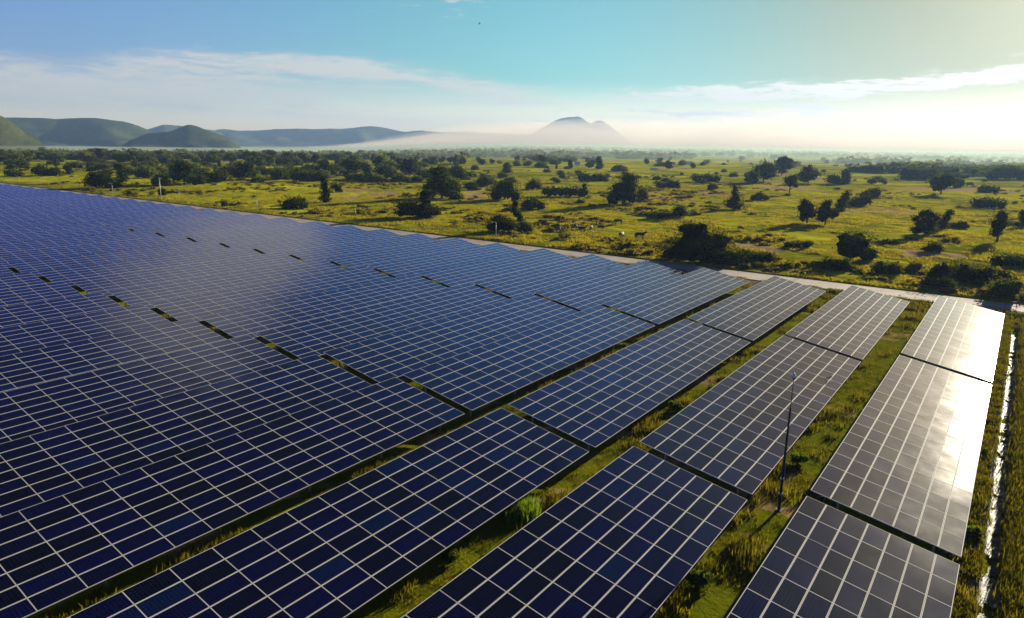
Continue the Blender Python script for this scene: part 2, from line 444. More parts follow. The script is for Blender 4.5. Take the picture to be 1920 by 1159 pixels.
BUSHES = [
  (-126.9, 133.9, 13.52, 7.65, 'castle', 'wide dark bush with a tall leafy tower in its middle, left of the field centre'),
  (-163.8, 183.5, 15.38, 11.09, 'stepped', 'big dark tree mass with a stepped left shoulder behind the towered bush'),
  (-145.6, 196.4, 11.67, 8.31, 'dome', 'broad dark tree with pale shrubs at its left foot, behind the small round dome bush'),
  (-118.5, 173.9, 7.67, 4.46, 'dome', 'small round dome bush alone in front of the broad dark tree'),
  (-93.0, 123.4, 7.1, 4.48, 'dome', 'low dark bush directly behind a white lamp post beside the lane'),
  (-88.9, 127.2, 3.8, 3.32, 'soft', 'small ragged shrub leaning on the dark bush behind the lamp post'),
  (-92.4, 129.2, 3.65, 6.3, 'twist', 'thin twisted column of creeper rising from the bush behind the lamp post'),
  (-167.4, 245.5, 7.18, 6.49, 'soft', 'soft pale green tree between the broad tree and the spiked hedge'),
  (-137.8, 222.6, 16.79, 5.32, 'lowspike', 'long low dark bush ending in a spike at its right end'),
  (-106.2, 207.5, 10.31, 9.93, 'block', 'tallest square dark tree in mid field casting a long shadow to the left'),
  (-103.6, 216.0, 4.47, 7.31, 'soft', 'pale feathery tree against the right side of the tall square tree'),
  (-44.2, 115.2, 12.25, 8.09, 'bighump', 'biggest black bush, next to the lane, with a rounded knob on top'),
  (-38.3, 116.9, 4.25, 2.62, 'low', 'low leafy shrub at the right foot of the biggest black bush'),
  (-35.1, 120.4, 4.74, 2.0, 'low', 'flat spreading shrub trailing to the right of the biggest black bush'),
  (-75.0, 181.2, 6.24, 3.91, 'dome', 'dark bush just behind the biggest black bush, right of the grazing pair'),
  (-79.4, 176.8, 6.07, 1.73, 'low', 'low tapering shrub trailing left from the bush right of the grazing pair'),
  (-73.6, 219.7, 5.87, 7.2, 'cone', 'small conical tree standing alone left of the paired round trees'),
  (-45.0, 192.4, 5.7, 6.51, 'round', 'left tree of the paired round dark trees in the open field'),
  (-40.7, 193.3, 5.5, 6.31, 'round', 'right tree of the paired round dark trees in the open field'),
  (-45.5, 236.0, 5.13, 6.27, 'lean', 'dark column tree bent to the right, just behind the paired round trees'),
  (-45.7, 264.6, 6.21, 3.1, 'low', 'low shrub right of the bent column tree'),
  (-23.5, 135.1, 9.03, 5.97, 'dome', 'big black dome bush with a small peak, near the lane on the right'),
  (-23.5, 122.3, 3.06, 1.74, 'low', 'shrub in the shadow at the left foot of the black dome bush'),
  (-21.7, 123.2, 2.26, 1.48, 'soft', 'small tufted shrub in front of the black dome bush'),
  (-17.3, 123.9, 2.4, 2.56, 'soft', 'feathery shrub right of the black dome bush, the left one of two'),
  (-15.3, 125.0, 2.9, 2.3, 'soft', 'feathery shrub right of the black dome bush, the right one of two'),
  (-17.6, 188.6, 8.23, 5.85, 'fan', 'fan shaped dark bush left of the tree with a bare thin trunk'),
  (-15.4, 204.8, 3.74, 4.66, 'lean', 'curved creeper column arching out of the fan shaped bush'),
  (-12.8, 210.2, 3.26, 1.76, 'low', 'small low shrub right of the fan shaped bush'),
  (-3.6, 185.7, 5.84, 6.99, 'standard', 'egg shaped tree on a bare thin trunk at the right of the field'),
  (-79.2, 303.7, 7.73, 7.49, 'umbrella', 'umbrella shaped tree with a short bare trunk in the distance'),
  (-96.5, 405.5, 12.75, 9.54, 'round', 'hazy tree behind the umbrella shaped tree, broad crown'),
  (-116.4, 373.4, 7.81, 7.79, 'dome', 'hazy bush left of the sandy track, lower left of the tall pair'),
  (-119.2, 401.0, 12.47, 11.25, 'round', 'hazy tall tree left of the sandy track'),
  (-137.0, 500.6, 15.31, 11.64, 'round', 'hazy tree at the upper end of the sandy track'),
  (-85.2, 412.0, 8.66, 6.05, 'dome', 'left half of the saddle shaped pair of distant bushes'),
  (-80.5, 417.9, 6.38, 7.52, 'column', 'pointed right half of the saddle shaped pair of distant bushes'),
  (-30.0, 358.6, 12.09, 8.81, 'round', 'hazy round tree on a dark trunk in the right distance'),
  (-29.4, 437.2, 6.71, 5.02, 'dome', 'small hazy bush touching the round tree in the right distance'),
  (-9.6, 293.3, 11.79, 3.49, 'low', 'long low bush near the right edge, the nearer of two'),
  (-14.9, 395.2, 8.92, 3.21, 'low', 'long low bush near the right edge, the farther of two'),
  (-57.1, 528.5, 19.41, 7.6, 'low', 'long hazy thicket in the right distance with a knob at its right'),
  (-52.5, 545.4, 7.8, 8.49, 'dome', 'hazy knob tree closing the long thicket in the right distance'),
  (-11.9, 588.4, 26.49, 10.5, 'dome', 'large hazy grove tree at the right edge of the view'),
  (-50.0, 311.0, 7.86, 3.81, 'low', 'scrubby low bush between the saddle pair and the hazy round tree'),
  (-7.6, 123.5, 5.11, 3.07, 'low', 'dark sprawling bush near the lane at lower right, left portion'),
  (-3.2, 125.6, 7.0, 2.89, 'low', 'dark sprawling bush near the lane at lower right, right portion'),
  (-8.0, 115.9, 3.45, 1.76, 'low', 'shrub between the lane and the dark sprawling bush'),
  (-12.8, 155.2, 2.77, 1.64, 'low', 'small dark shrub below the fan shaped bush'),
  (-21.3, 161.9, 3.09, 1.21, 'low', 'small dark mound shrub right of the black dome bush'),
  (-35.2, 144.4, 4.33, 1.48, 'low', 'flat grassy shrub left of the black dome bush'),
  (0.6, 227.9, 3.23, 4.9, 'dome', 'dark bush cut by the right edge of the view'),
  (-0.4, 146.5, 5.79, 2.93, 'low', 'weedy thicket at the right edge below the egg shaped tree'),
  (-79.4, 264.3, 5.32, 2.56, 'low', 'small dark mound between the conical tree and the umbrella tree'),
  (-0.0, 113.8, 5.4, 3.95, 'soft', 'tall weedy shrub at the right edge beside the lane'),
  (-282.8, 124.8, 12.32, 7.45, 'round', 'large dark tree left of the tall pole beside the lane'),
  (-283.2, 129.1, 5.32, 4.29, 'dome', 'leafy bush at the right foot of the large dark tree left of the pole'),
  (-281.9, 156.7, 11.7, 9.69, 'round', 'peaked dark tree right of the tall pole beside the lane'),
  (-281.4, 163.0, 6.06, 4.92, 'dome', 'bush filling the right flank of the peaked dark tree'),
  (-289.4, 177.5, 9.46, 6.37, 'dome', 'dark bush in the open right of the peaked tree'),
  (-301.1, 197.6, 13.96, 7.85, 'round', 'wide dark tree at the left end of the long thicket'),
  (-389.5, 143.9, 7.8, 5.19, 'dome', 'round bush near the far left lamp posts, left one of two'),
  (-381.2, 146.6, 7.74, 4.89, 'dome', 'round bush near the far left lamp posts, right one of two'),
  (-390.8, 133.1, 7.62, 4.56, 'soft', 'brownish bush at the far left edge of the pasture'),
  (-387.5, 156.1, 4.0, 4.52, 'round', 'small single round tree between the far left bushes and the large dark tree'),
  (-339.5, 170.1, 12.19, 7.09, 'soft', 'spreading half bare tree above the tall pole'),
  (-520.2, 231.1, 9.23, 9.58, 'column', 'tall dark tree standing above the left thicket skyline'),
  (-313.8, 146.7, 6.63, 7.52, 'column', 'narrow dark tree behind the large dark tree left of the pole'),
  (-287.4, 150.0, 8.32, 6.12, 'yellow', 'pale yellow green bush right beside the tall pole'),
  (-235.1, 122.6, 2.52, 2.87, 'dome', 'tiny dark bush in front of the pale yellow green bush'),
  (-185.7, 114.6, 1.53, 1.68, 'dome', 'tiny round bush by itself near the lane in the left pasture'),
  (-241.8, 115.2, 1.43, 1.6, 'dome', 'tiny bush near the lane left of the tall pole'),
  (-169.6, 126.4, 8.9, 4.29, 'dome', 'wide dark dome bush alone in the left pasture close to the lane'),
  (-177.4, 144.1, 4.69, 7.86, 'column', 'dark creeper column tree right of the wide dome bush'),
  (-210.9, 176.9, 3.84, 3.83, 'dome', 'small bush touching the dark creeper column tree'),
  (-292.2, 209.3, 10.53, 5.89, 'dome', 'bush at the front edge of the thicket above the wide dome bush'),
  (-273.2, 211.9, 12.01, 5.74, 'low', 'long front bush of the thicket above the creeper column'),
  (-302.5, 247.0, 12.21, 7.65, 'round', 'tall dark tree in the thicket above the creeper column'),
  (-303.8, 264.9, 11.23, 8.84, 'round', 'dark round tree of the thicket right of the creeper column'),
  (-298.4, 272.6, 7.74, 9.8, 'yellow', 'pale bamboo clump in the middle of the thicket'),
  (-261.5, 249.7, 10.71, 8.81, 'dome', 'dark bush near the right end of the thicket front'),
  (-276.4, 283.1, 13.25, 9.4, 'round', 'dark tree behind the big stepped tree mass'),
  (-232.3, 271.9, 11.27, 7.5, 'round', 'rounded tree just right of the stepped tree mass'),
  (-194.1, 246.1, 8.98, 5.42, 'dome', 'dark bush behind the broad dark tree'),
  (-273.1, 368.8, 6.89, 5.84, 'column', 'small distant column tree on the pale strip behind the broad tree'),
  (-184.8, 325.3, 13.99, 4.19, 'low', 'scrub belt behind the long spiked bush'),
  (-135.8, 310.1, 9.97, 3.48, 'low', 'long dark shrub behind the sandy patch in mid field'),
  (-141.2, 373.0, 13.03, 4.04, 'low', 'row of low scrub behind the sandy patch, left part'),
  (-112.2, 304.4, 5.42, 3.29, 'dome', 'small dark bush behind the conical tree'),
  (-322.2, 482.5, 7.82, 8.67, 'column', 'tall distant tree above the pale green one'),
  (-270.7, 485.9, 6.62, 8.67, 'column', 'distant dark column tree left of the far white shed'),
  (-286.9, 499.5, 6.44, 5.14, 'dome', 'distant round bush beside the dark column tree'),
  (-289.7, 474.1, 4.15, 5.8, 'column', 'distant slim tree left of the far white roof'),
  (-232.8, 528.3, 8.46, 6.33, 'round', 'distant round tree right of the pale water pond'),
  (-206.9, 225.2, 4.13, 3.89, 'dome', 'leafy bush in front of the stepped tree mass'),
  (-185.1, 225.0, 7.03, 3.72, 'dome', 'leafy bush between the stepped mass and the broad tree'),
]
MIDTREES = [
  (-587, 229, 8.2, 'A'),
  (-580, 246, 8.7, 'A'),
  (-672, 223, 8.8, 'A'),
  (-551, 217, 5.5, 'A'),
  (-734, 276, 7.2, 'A'),
  (-828, 320, 5.9, 'A'),
  (-557, 198, 8.1, 'A'),
  (-585, 201, 5.6, 'A'),
  (-778, 304, 5.0, 'A'),
  (-740, 309, 5.9, 'A'),
  (-549, 236, 6.2, 'A'),
  (-631, 269, 7.7, 'A'),
  (-553, 193, 7.8, 'A'),
  (-698, 250, 5.7, 'A'),
  (-811, 279, 6.2, 'A'),
  (-832, 324, 7.7, 'A'),
  (-715, 259, 8.3, 'A'),
  (-710, 267, 6.9, 'A'),
  (-806, 322, 8.9, 'A'),
  (-599, 198, 8.4, 'A'),
  (-577, 295, 5.0, 'B'),
  (-710, 313, 8.8, 'B'),
  (-544, 257, 8.7, 'B'),
  (-615, 407, 6.4, 'B'),
  (-524, 287, 5.4, 'B'),
  (-508, 308, 8.4, 'B'),
  (-513, 225, 5.4, 'B'),
  (-570, 288, 8.7, 'B'),
  (-503, 254, 7.2, 'B'),
  (-653, 326, 5.7, 'B'),
  (-720, 323, 7.8, 'B'),
  (-676, 459, 5.2, 'B'),
  (-558, 376, 6.6, 'B'),
  (-579, 279, 8.3, 'B'),
  (-615, 327, 5.2, 'B'),
  (-734, 480, 7.0, 'B'),
  (-696, 440, 7.9, 'B'),
  (-535, 355, 8.2, 'B'),
  (-627, 284, 5.6, 'B'),
  (-636, 403, 6.8, 'B'),
  (-484, 328, 8.9, 'B'),
  (-596, 317, 7.9, 'B'),
  (-654, 352, 6.6, 'B'),
  (-642, 297, 9.0, 'B'),
  (-638, 346, 5.4, 'B'),
  (-535, 261, 8.5, 'B'),
  (-530, 270, 8.1, 'B'),
  (-540, 320, 8.0, 'B'),
  (-547, 279, 6.1, 'B'),
  (-644, 381, 8.8, 'B'),
  (-563, 327, 5.0, 'B'),
  (-665, 369, 7.7, 'B'),
  (-518, 276, 7.6, 'B'),
  (-621, 385, 7.6, 'B'),
  (-502, 303, 6.4, 'B'),
  (-488, 309, 7.8, 'B'),
  (-465, 312, 7.1, 'B'),
  (-696, 383, 8.3, 'B'),
  (-575, 380, 7.8, 'B'),
  (-524, 314, 5.7, 'B'),
  (-556, 342, 7.7, 'B'),
  (-563, 295, 8.1, 'B'),
  (-530, 306, 5.1, 'B'),
  (-623, 289, 7.6, 'B'),
  (-558, 266, 7.5, 'B'),
  (-522, 363, 5.9, 'C'),
  (-663, 464, 6.3, 'C'),
  (-624, 470, 5.1, 'C'),
  (-522, 462, 7.4, 'C'),
  (-572, 544, 8.6, 'C'),
  (-548, 372, 6.1, 'C'),
  (-649, 556, 8.3, 'C'),
  (-699, 588, 7.5, 'C'),
  (-495, 354, 6.4, 'C'),
  (-361, 341, 8.3, 'C'),
  (-402, 346, 7.6, 'C'),
  (-637, 534, 7.4, 'C'),
  (-406, 483, 6.4, 'C'),
  (-686, 779, 5.4, 'C'),
  (-439, 412, 5.6, 'C'),
  (-370, 359, 6.5, 'C'),
  (-590, 512, 6.2, 'C'),
  (-478, 570, 8.8, 'C'),
  (-415, 477, 6.0, 'C'),
  (-438, 524, 6.7, 'C'),
  (-375, 305, 7.0, 'C'),
  (-503, 401, 5.5, 'C'),
  (-487, 472, 6.2, 'C'),
  (-371, 394, 5.1, 'C'),
  (-560, 515, 8.7, 'C'),
  (-552, 587, 6.1, 'C'),
  (-386, 285, 6.2, 'C'),
  (-478, 459, 7.6, 'C'),
  (-404, 387, 5.5, 'C'),
  (-529, 556, 7.1, 'C'),
  (-566, 465, 7.1, 'C'),
  (-530, 469, 8.0, 'C'),
  (-684, 651, 6.0, 'C'),
  (-378, 332, 8.6, 'C'),
  (-702, 651, 8.1, 'C'),
  (-461, 399, 7.8, 'C'),
  (-473, 461, 8.6, 'C'),
  (-525, 443, 8.4, 'C'),
  (-576, 437, 8.3, 'C'),
  (-423, 297, 7.8, 'C'),
  (-563, 489, 8.1, 'C'),
  (-593, 681, 6.9, 'C'),
  (-475, 441, 6.3, 'C'),
  (-479, 355, 8.2, 'C'),
  (-614, 434, 8.3, 'C'),
  (-407, 436, 5.1, 'C'),
  (-346, 355, 9.0, 'C'),
  (-667, 677, 8.4, 'C'),
  (-458, 352, 8.8, 'C'),
  (-614, 628, 6.2, 'C'),
  (-588, 678, 7.4, 'C'),
  (-624, 536, 7.5, 'C'),
  (-678, 471, 6.5, 'C'),
  (-705, 499, 7.3, 'C'),
  (-363, 377, 5.5, 'C'),
  (-551, 478, 7.4, 'C'),
  (-371, 333, 6.5, 'C'),
  (-456, 319, 5.6, 'C'),
  (-466, 454, 8.6, 'C'),
  (-481, 379, 6.0, 'C'),
  (-452, 472, 5.5, 'C'),
  (-544, 422, 7.9, 'C'),
  (-443, 333, 7.6, 'C'),
  (-461, 328, 5.4, 'C'),
  (-479, 349, 6.0, 'C'),
  (-452, 509, 6.3, 'C'),
  (-673, 722, 7.9, 'C'),
  (-654, 458, 8.8, 'C'),
  (-571, 573, 5.5, 'C'),
  (-391, 466, 8.3, 'C'),
  (-469, 344, 6.4, 'C'),
  (-558, 433, 7.5, 'C'),
  (-530, 438, 5.5, 'C'),
  (-408, 447, 8.2, 'C'),
  (-393, 341, 7.1, 'C'),
  (-449, 427, 8.0, 'C'),
  (-660, 562, 5.1, 'C'),
  (-708, 540, 8.6, 'C'),
  (-409, 365, 5.0, 'C'),
  (-382, 339, 7.5, 'C'),
  (-495, 429, 5.4, 'C'),
  (-643, 477, 6.5, 'C'),
  (-390, 330, 5.6, 'C'),
  (-580, 455, 5.6, 'C'),
  (-597, 477, 6.9, 'C'),
  (-407, 280, 6.5, 'C'),
  (-389, 454, 7.7, 'C'),
  (-459, 333, 6.2, 'C'),
  (-401, 401, 5.7, 'C'),
  (-718, 546, 5.9, 'C'),
  (-544, 386, 8.9, 'C'),
  (-557, 465, 6.9, 'C'),
  (-431, 343, 7.9, 'C'),
  (-603, 449, 7.7, 'C'),
  (-399, 466, 6.7, 'C'),
  (-317, 390, 3.2, 'I'),
  (-283, 307, 3.1, 'I'),
  (-248, 232, 4.3, 'I'),
  (-356, 295, 3.2, 'I'),
  (-266, 311, 5.3, 'I'),
  (-357, 246, 3.1, 'I'),
  (-357, 304, 3.6, 'I'),
  (-323, 277, 3.1, 'I'),
  (-282, 192, 3.4, 'I'),
  (-305, 278, 4.3, 'I'),
  (-345, 243, 3.3, 'I'),
  (-254, 236, 4.5, 'I'),
  (-299, 341, 3.0, 'I'),
  (-303, 288, 4.6, 'I'),
  (-242, 253, 3.8, 'I'),
  (-268, 235, 3.6, 'I'),
  (-291, 323, 3.3, 'I'),
  (-332, 233, 4.4, 'I'),
  (-368, 286, 4.8, 'I'),
  (-363, 249, 3.7, 'I'),
  (-251, 293, 4.9, 'I'),
  (-295, 281, 5.0, 'I'),
  (-243, 243, 4.8, 'I'),
  (-306, 315, 5.0, 'I'),
  (-348, 294, 3.2, 'I'),
  (-346, 256, 4.7, 'I'),
  (-365, 290, 4.9, 'I'),
  (-349, 329, 3.1, 'I'),
  (-337, 243, 5.1, 'I'),
  (-250, 303, 3.6, 'I'),
  (-315, 274, 3.8, 'I'),
  (-319, 214, 5.1, 'I'),
  (-326, 341, 4.3, 'I'),
  (-296, 220, 4.1, 'I'),
  (-236, 283, 3.3, 'I'),
  (-273, 239, 5.3, 'I'),
  (-335, 323, 5.0, 'I'),
  (-313, 385, 4.4, 'I'),
  (-261, 234, 4.0, 'I'),
  (-341, 260, 3.5, 'I'),
  (-305, 324, 3.9, 'I'),
  (-297, 290, 3.4, 'I'),
  (-271, 303, 3.1, 'I'),
  (-368, 273, 4.8, 'I'),
  (-298, 348, 5.0, 'I'),
  (-289, 235, 5.2, 'I'),
  (-366, 308, 4.3, 'I'),
  (-325, 312, 4.0, 'I'),
  (-368, 299, 3.8, 'I'),
  (-290, 300, 5.5, 'I'),
  (-235, 260, 4.7, 'I'),
  (-287, 314, 4.5, 'I'),
  (-300, 312, 5.3, 'I'),
  (-289, 228, 3.2, 'I'),
  (-260, 277, 5.4, 'I'),
  (-348, 222, 5.1, 'J'),
  (-364, 217, 3.5, 'J'),
  (-343, 185, 3.6, 'J'),
  (-361, 238, 4.0, 'J'),
  (-424, 183, 3.4, 'J'),
  (-336, 193, 5.3, 'J'),
  (-398, 225, 3.3, 'J'),
  (-373, 218, 4.8, 'J'),
  (-349, 177, 3.5, 'J'),
  (-429, 212, 4.6, 'J'),
  (-417, 266, 4.6, 'J'),
  (-414, 250, 3.2, 'J'),
  (-347, 192, 5.2, 'J'),
  (-389, 231, 4.1, 'J'),
  (-332, 186, 3.5, 'J'),
  (-466, 203, 4.4, 'J'),
  (-429, 241, 3.5, 'J'),
  (-366, 205, 4.7, 'J'),
  (-443, 263, 4.2, 'J'),
  (-323, 200, 3.8, 'J'),
  (-355, 222, 5.3, 'J'),
  (-376, 179, 5.1, 'J'),
  (-448, 239, 3.5, 'J'),
  (-464, 214, 3.4, 'J'),
  (-441, 249, 4.9, 'J'),
  (-341, 203, 5.0, 'J'),
  (-331, 195, 5.4, 'J'),
  (-449, 199, 3.9, 'J'),
  (-368, 194, 4.9, 'J'),
  (-419, 187, 4.4, 'J'),
  (-450, 229, 4.5, 'J'),
  (-371, 189, 4.2, 'J'),
  (-318, 209, 3.2, 'J'),
  (-350, 211, 3.7, 'J'),
  (-244, 308, 3.0, 'I'),
  (-189, 296, 3.1, 'I'),
  (-236, 315, 3.5, 'I'),
  (-209, 334, 2.9, 'I'),
  (-208, 284, 3.3, 'I'),
  (-252, 310, 2.9, 'I'),
  (-259, 395, 2.9, 'I'),
  (-203, 349, 3.1, 'I'),
  (-54, 1060, 2.6, 'K'),
  (-128, 1079, 3.2, 'K'),
  (-303, 701, 2.4, 'K'),
  (-184, 520, 2.8, 'K'),
  (-319, 433, 3.6, 'K'),
  (-174, 477, 2.1, 'K'),
  (-154, 307, 3.1, 'K'),
  (-242, 765, 2.6, 'K'),
  (-86, 630, 2.9, 'K'),
  (-37, 573, 3.0, 'K'),
  (-390, 515, 3.2, 'K'),
  (-136, 352, 3.3, 'K'),
  (-44, 736, 3.6, 'K'),
  (-64, 436, 2.2, 'K'),
  (-86, 639, 3.6, 'K'),
  (-18, 941, 2.7, 'K'),
  (-215, 420, 2.5, 'K'),
  (-166, 805, 2.3, 'K'),
  (-253, 713, 2.6, 'K'),
  (-32, 478, 2.3, 'K'),
  (-212, 272, 3.5, 'K'),
  (-188, 748, 2.4, 'K'),
  (-26, 468, 2.0, 'K'),
  (-241, 405, 2.4, 'K'),
  (-99, 656, 3.2, 'K'),
  (-232, 369, 3.6, 'K'),
  (-159, 866, 2.2, 'K'),
  (-133, 603, 2.6, 'K'),
  (-152, 449, 3.5, 'K'),
  (-206, 381, 2.4, 'K'),
  (-295, 463, 3.4, 'D'),
  (-303, 461, 3.0, 'D'),
  (-326, 574, 4.5, 'D'),
  (-283, 458, 3.2, 'D'),
  (-435, 667, 4.2, 'D'),
  (-452, 643, 3.9, 'D'),
  (-313, 468, 5.8, 'D'),
  (-338, 487, 5.1, 'D'),
  (-241, 463, 6.0, 'D'),
  (-416, 580, 5.8, 'D'),
  (-373, 468, 5.2, 'D'),
  (-351, 546, 5.8, 'D'),
  (-339, 472, 5.5, 'D'),
  (-387, 500, 4.5, 'D'),
  (-386, 611, 4.4, 'D'),
  (-455, 566, 4.0, 'D'),
  (-438, 149, 3.5, 'A'),
  (-452, 160, 4.5, 'A'),
  (-484, 189, 4.3, 'A'),
  (-508, 179, 4.8, 'A'),
  (-438, 162, 3.4, 'A'),
  (-537, 183, 4.5, 'A'),
  (-532, 204, 3.1, 'A'),
  (-468, 192, 4.7, 'A'),
  (-460, 223, 3.2, 'B'),
  (-433, 266, 4.2, 'B'),
  (-427, 221, 3.2, 'B'),
  (-452, 221, 3.2, 'B'),
  (-470, 230, 4.3, 'B'),
  (-418, 273, 3.1, 'B'),
  (-445, 222, 3.5, 'B'),
  (-502, 267, 4.5, 'B'),
  (-420, 240, 3.9, 'B'),
  (-487, 246, 3.5, 'B'),
  (-287, 865, 3.3, 'E'),
  (-358, 820, 4.3, 'E'),
  (-249, 645, 3.5, 'E'),
  (-301, 633, 5.1, 'E'),
  (-270, 647, 5.7, 'E'),
  (-336, 707, 4.5, 'E'),
  (-229, 571, 4.7, 'E'),
  (-276, 726, 5.4, 'E'),
  (-281, 804, 3.3, 'E'),
  (-313, 691, 5.7, 'E'),
  (-275, 609, 4.9, 'E'),
  (-302, 914, 5.3, 'E'),
  (-266, 1329, 5.9, 'F'),
  (-56, 1275, 4.1, 'F'),
  (-16, 1573, 5.9, 'F'),
  (-117, 1491, 5.2, 'F'),
  (-239, 803, 5.2, 'F'),
  (-73, 1940, 4.9, 'F'),
  (-194, 764, 6.4, 'F'),
  (-41, 1379, 4.3, 'F'),
  (-221, 1275, 4.1, 'F'),
  (-167, 1329, 4.3, 'F'),
  (-126, 893, 6.8, 'F'),
  (-226, 1439, 6.3, 'F'),
  (-251, 900, 4.3, 'F'),
  (-8, 1414, 5.3, 'F'),
  (-214, 967, 6.9, 'F'),
  (-220, 1299, 5.5, 'F'),
  (-37, 1527, 5.9, 'F'),
  (-39, 1594, 6.4, 'F'),
  (-199, 1453, 4.2, 'F'),
  (-27, 1453, 5.3, 'F'),
  (-32, 1333, 5.5, 'F'),
  (-191, 880, 4.8, 'F'),
  (-148, 955, 5.8, 'F'),
  (-300, 1103, 6.1, 'F'),
  (-131, 1700, 7.0, 'F'),
  (-307, 1128, 4.3, 'F'),
  (-170, 372, 2.8, 'G'),
  (-183, 337, 1.7, 'G'),
  (-185, 444, 2.1, 'G'),
  (-179, 365, 2.5, 'G'),
  (-152, 344, 2.9, 'G'),
  (-202, 398, 2.8, 'G'),
  (-205, 370, 2.2, 'G'),
  (-162, 519, 2.5, 'G'),
  (-142, 385, 1.6, 'G'),
  (-152, 474, 2.8, 'G'),
  (-41, 632, 3.3, 'H'),
  (-41, 663, 3.1, 'H'),
  (-38, 519, 1.9, 'H'),
  (-78, 779, 3.2, 'H'),
  (-22, 528, 1.7, 'H'),
  (-53, 593, 1.8, 'H'),
  (-70, 436, 3.3, 'H'),
  (-71, 467, 2.9, 'H'),
  (-96, 611, 1.6, 'H'),
  (-38, 580, 3.1, 'H'),
  (-58, 602, 2.2, 'H'),
  (-33, 661, 2.8, 'H'),
]
COWS = [
  (-64.0, 133.6, 2.57, 0, 1),
  (-67.7, 132.4, 1.47, 1, 1),
  (-90.2, 186.5, 1.4, 2, -1),
  (-88.0, 188.6, 3.11, 3, -1),
  (-85.1, 134.8, 1.34, 4, 1),
  (-82.8, 138.3, 1.11, 4, -1),
  (-82.0, 140.4, 1.73, 0, 1),
  (-79.9, 141.0, 0.86, 5, 1),
  (-79.7, 145.4, 1.76, 0, -1),
  (-79.9, 154.2, 2.36, 3, -1),
  (-97.7, 146.6, 0.94, 2, 1),
  (-53.2, 164.8, 1.01, 2, 1),
]
SOIL = [
  (-108.1, 247.8, 8.4, 20.4),
  (-104.5, 285.5, 6.4, 17.0),
  (-133.4, 498.4, 10.0, 82.4),
  (-185.7, 160.8, 4.6, 13.5),
  (-190.0, 180.2, 5.5, 19.3),
  (-164.7, 203.6, 5.0, 23.5),
  (-27.6, 244.1, 7.8, 20.1),
  (-42.5, 140.4, 4.3, 9.6),
  (-95.0, 353.9, 14.6, 19.0),
  (-43.0, 241.2, 7.4, 8.3),
  (-26.6, 410.5, 31.6, 21.7),
  (-14.5, 151.0, 8.0, 5.9),
  (-213.0, 189.0, 6.1, 15.1),
  (-34.3, 740.4, 51.2, 101.6),
  (-238.5, 561.6, 10.7, 27.3),
  (-536.0, 345.8, 10.5, 42.6),
  (-45.9, 141.8, 1.7, 4.2),
]
HILLS = {
  'near': (1500, [(-77.87, 84.0), (-75.26, 76.0), (-73.0, 62.0), (-71.42, 51.0), (-70.9, 41.0), (-70.12, 23.0), (-69.09, 10.0), (-68.28, 2.0)]),
  'long': (3000, [(-79.42, 83.0), (-75.41, 80.0), (-72.53, 78.0), (-70.57, 82.0), (-68.81, 85.0), (-66.05, 82.0), (-64.3, 72.0), (-63.44, 56.0), (-62.69, 39.0), (-61.53, 19.0), (-59.8, 1.0)]),
  'cone': (2200, [(-65.61, -6.0), (-64.26, 9.0), (-62.97, 32.0), (-62.18, 36.0), (-61.49, 38.0), (-60.94, 48.0), (-60.5, 57.0), (-60.15, 60.0), (-59.69, 57.0), (-59.18, 45.0), (-58.66, 37.0), (-57.49, 20.0), (-56.14, 5.0)]),
  'back': (4300, [(-64.23, 26.0), (-62.85, 59.0), (-61.97, 82.0), (-60.93, 87.0), (-60.06, 77.0), (-58.83, 65.0), (-57.21, 42.0)]),
  'range': (4800, [(-59.75, 40.0), (-59.01, 64.0), (-58.28, 75.0), (-57.73, 79.0), (-57.01, 67.0), (-55.7, 70.0), (-54.17, 88.0), (-52.62, 91.0), (-51.06, 87.0), (-49.46, 86.0), (-48.25, 102.0), (-47.43, 113.0), (-46.41, 112.0), (-45.39, 93.0), (-44.56, 80.0), (-43.31, 93.0), (-41.64, 81.0), (-39.53, 91.0), (-37.83, 80.0), (-36.14, 78.0), (-34.01, 71.0), (-31.88, 39.0)]),
  'peak': (5800, [(-35.7, 12.0), (-34.86, 63.0), (-34.1, 115.0), (-33.19, 178.0), (-32.36, 220.0), (-31.53, 246.0), (-30.9, 239.0), (-30.34, 198.0), (-29.91, 174.0), (-29.5, 199.0), (-29.0, 200.0), (-28.23, 156.0), (-27.63, 107.0), (-26.63, 26.0)]),
}
MAST = (-8.53, 37.49, 8.12)
WEEDS = [(-19.72, 28.27, 1.7, 1.55, 'tall bright green tussock between the second and third rows, near bottom centre'),
  (-18.48, 53.81, 0.9, 0.6, 'leafy weed clump in the strip between the second and third rows'),
  (-19.23, 47.98, 0.9, 0.6, 'dark leafy weed at the low edge of the third row, nearest its gap'),
  (-19.78, 22.59, 0.8, 0.5, 'low weed with broad leaves in the shaded strip at bottom centre'),
  (-25.95, 21.12, 0.5, 0.5, 'small lit weed in the narrow strip at bottom left of centre'),
  (-9.12, 44.35, 1.0, 0.7, 'weed clump just right of the dark mast in the wide grass strip'),
  (-9.64, 28.49, 1.2, 0.6, 'weed clump at the low edge of the second row near the bottom'),
  (-41.26, 76.53, 0.9, 0.7, 'leafy weed poking up in the gap of the fourth row'),
  (-0.11, 53.39, 0.9, 0.5, 'weed clump between the outermost row and the drain, halfway down'),
  (0.35, 40.72, 1.0, 0.6, 'weed clump between the outermost row and the drain, low in view')]
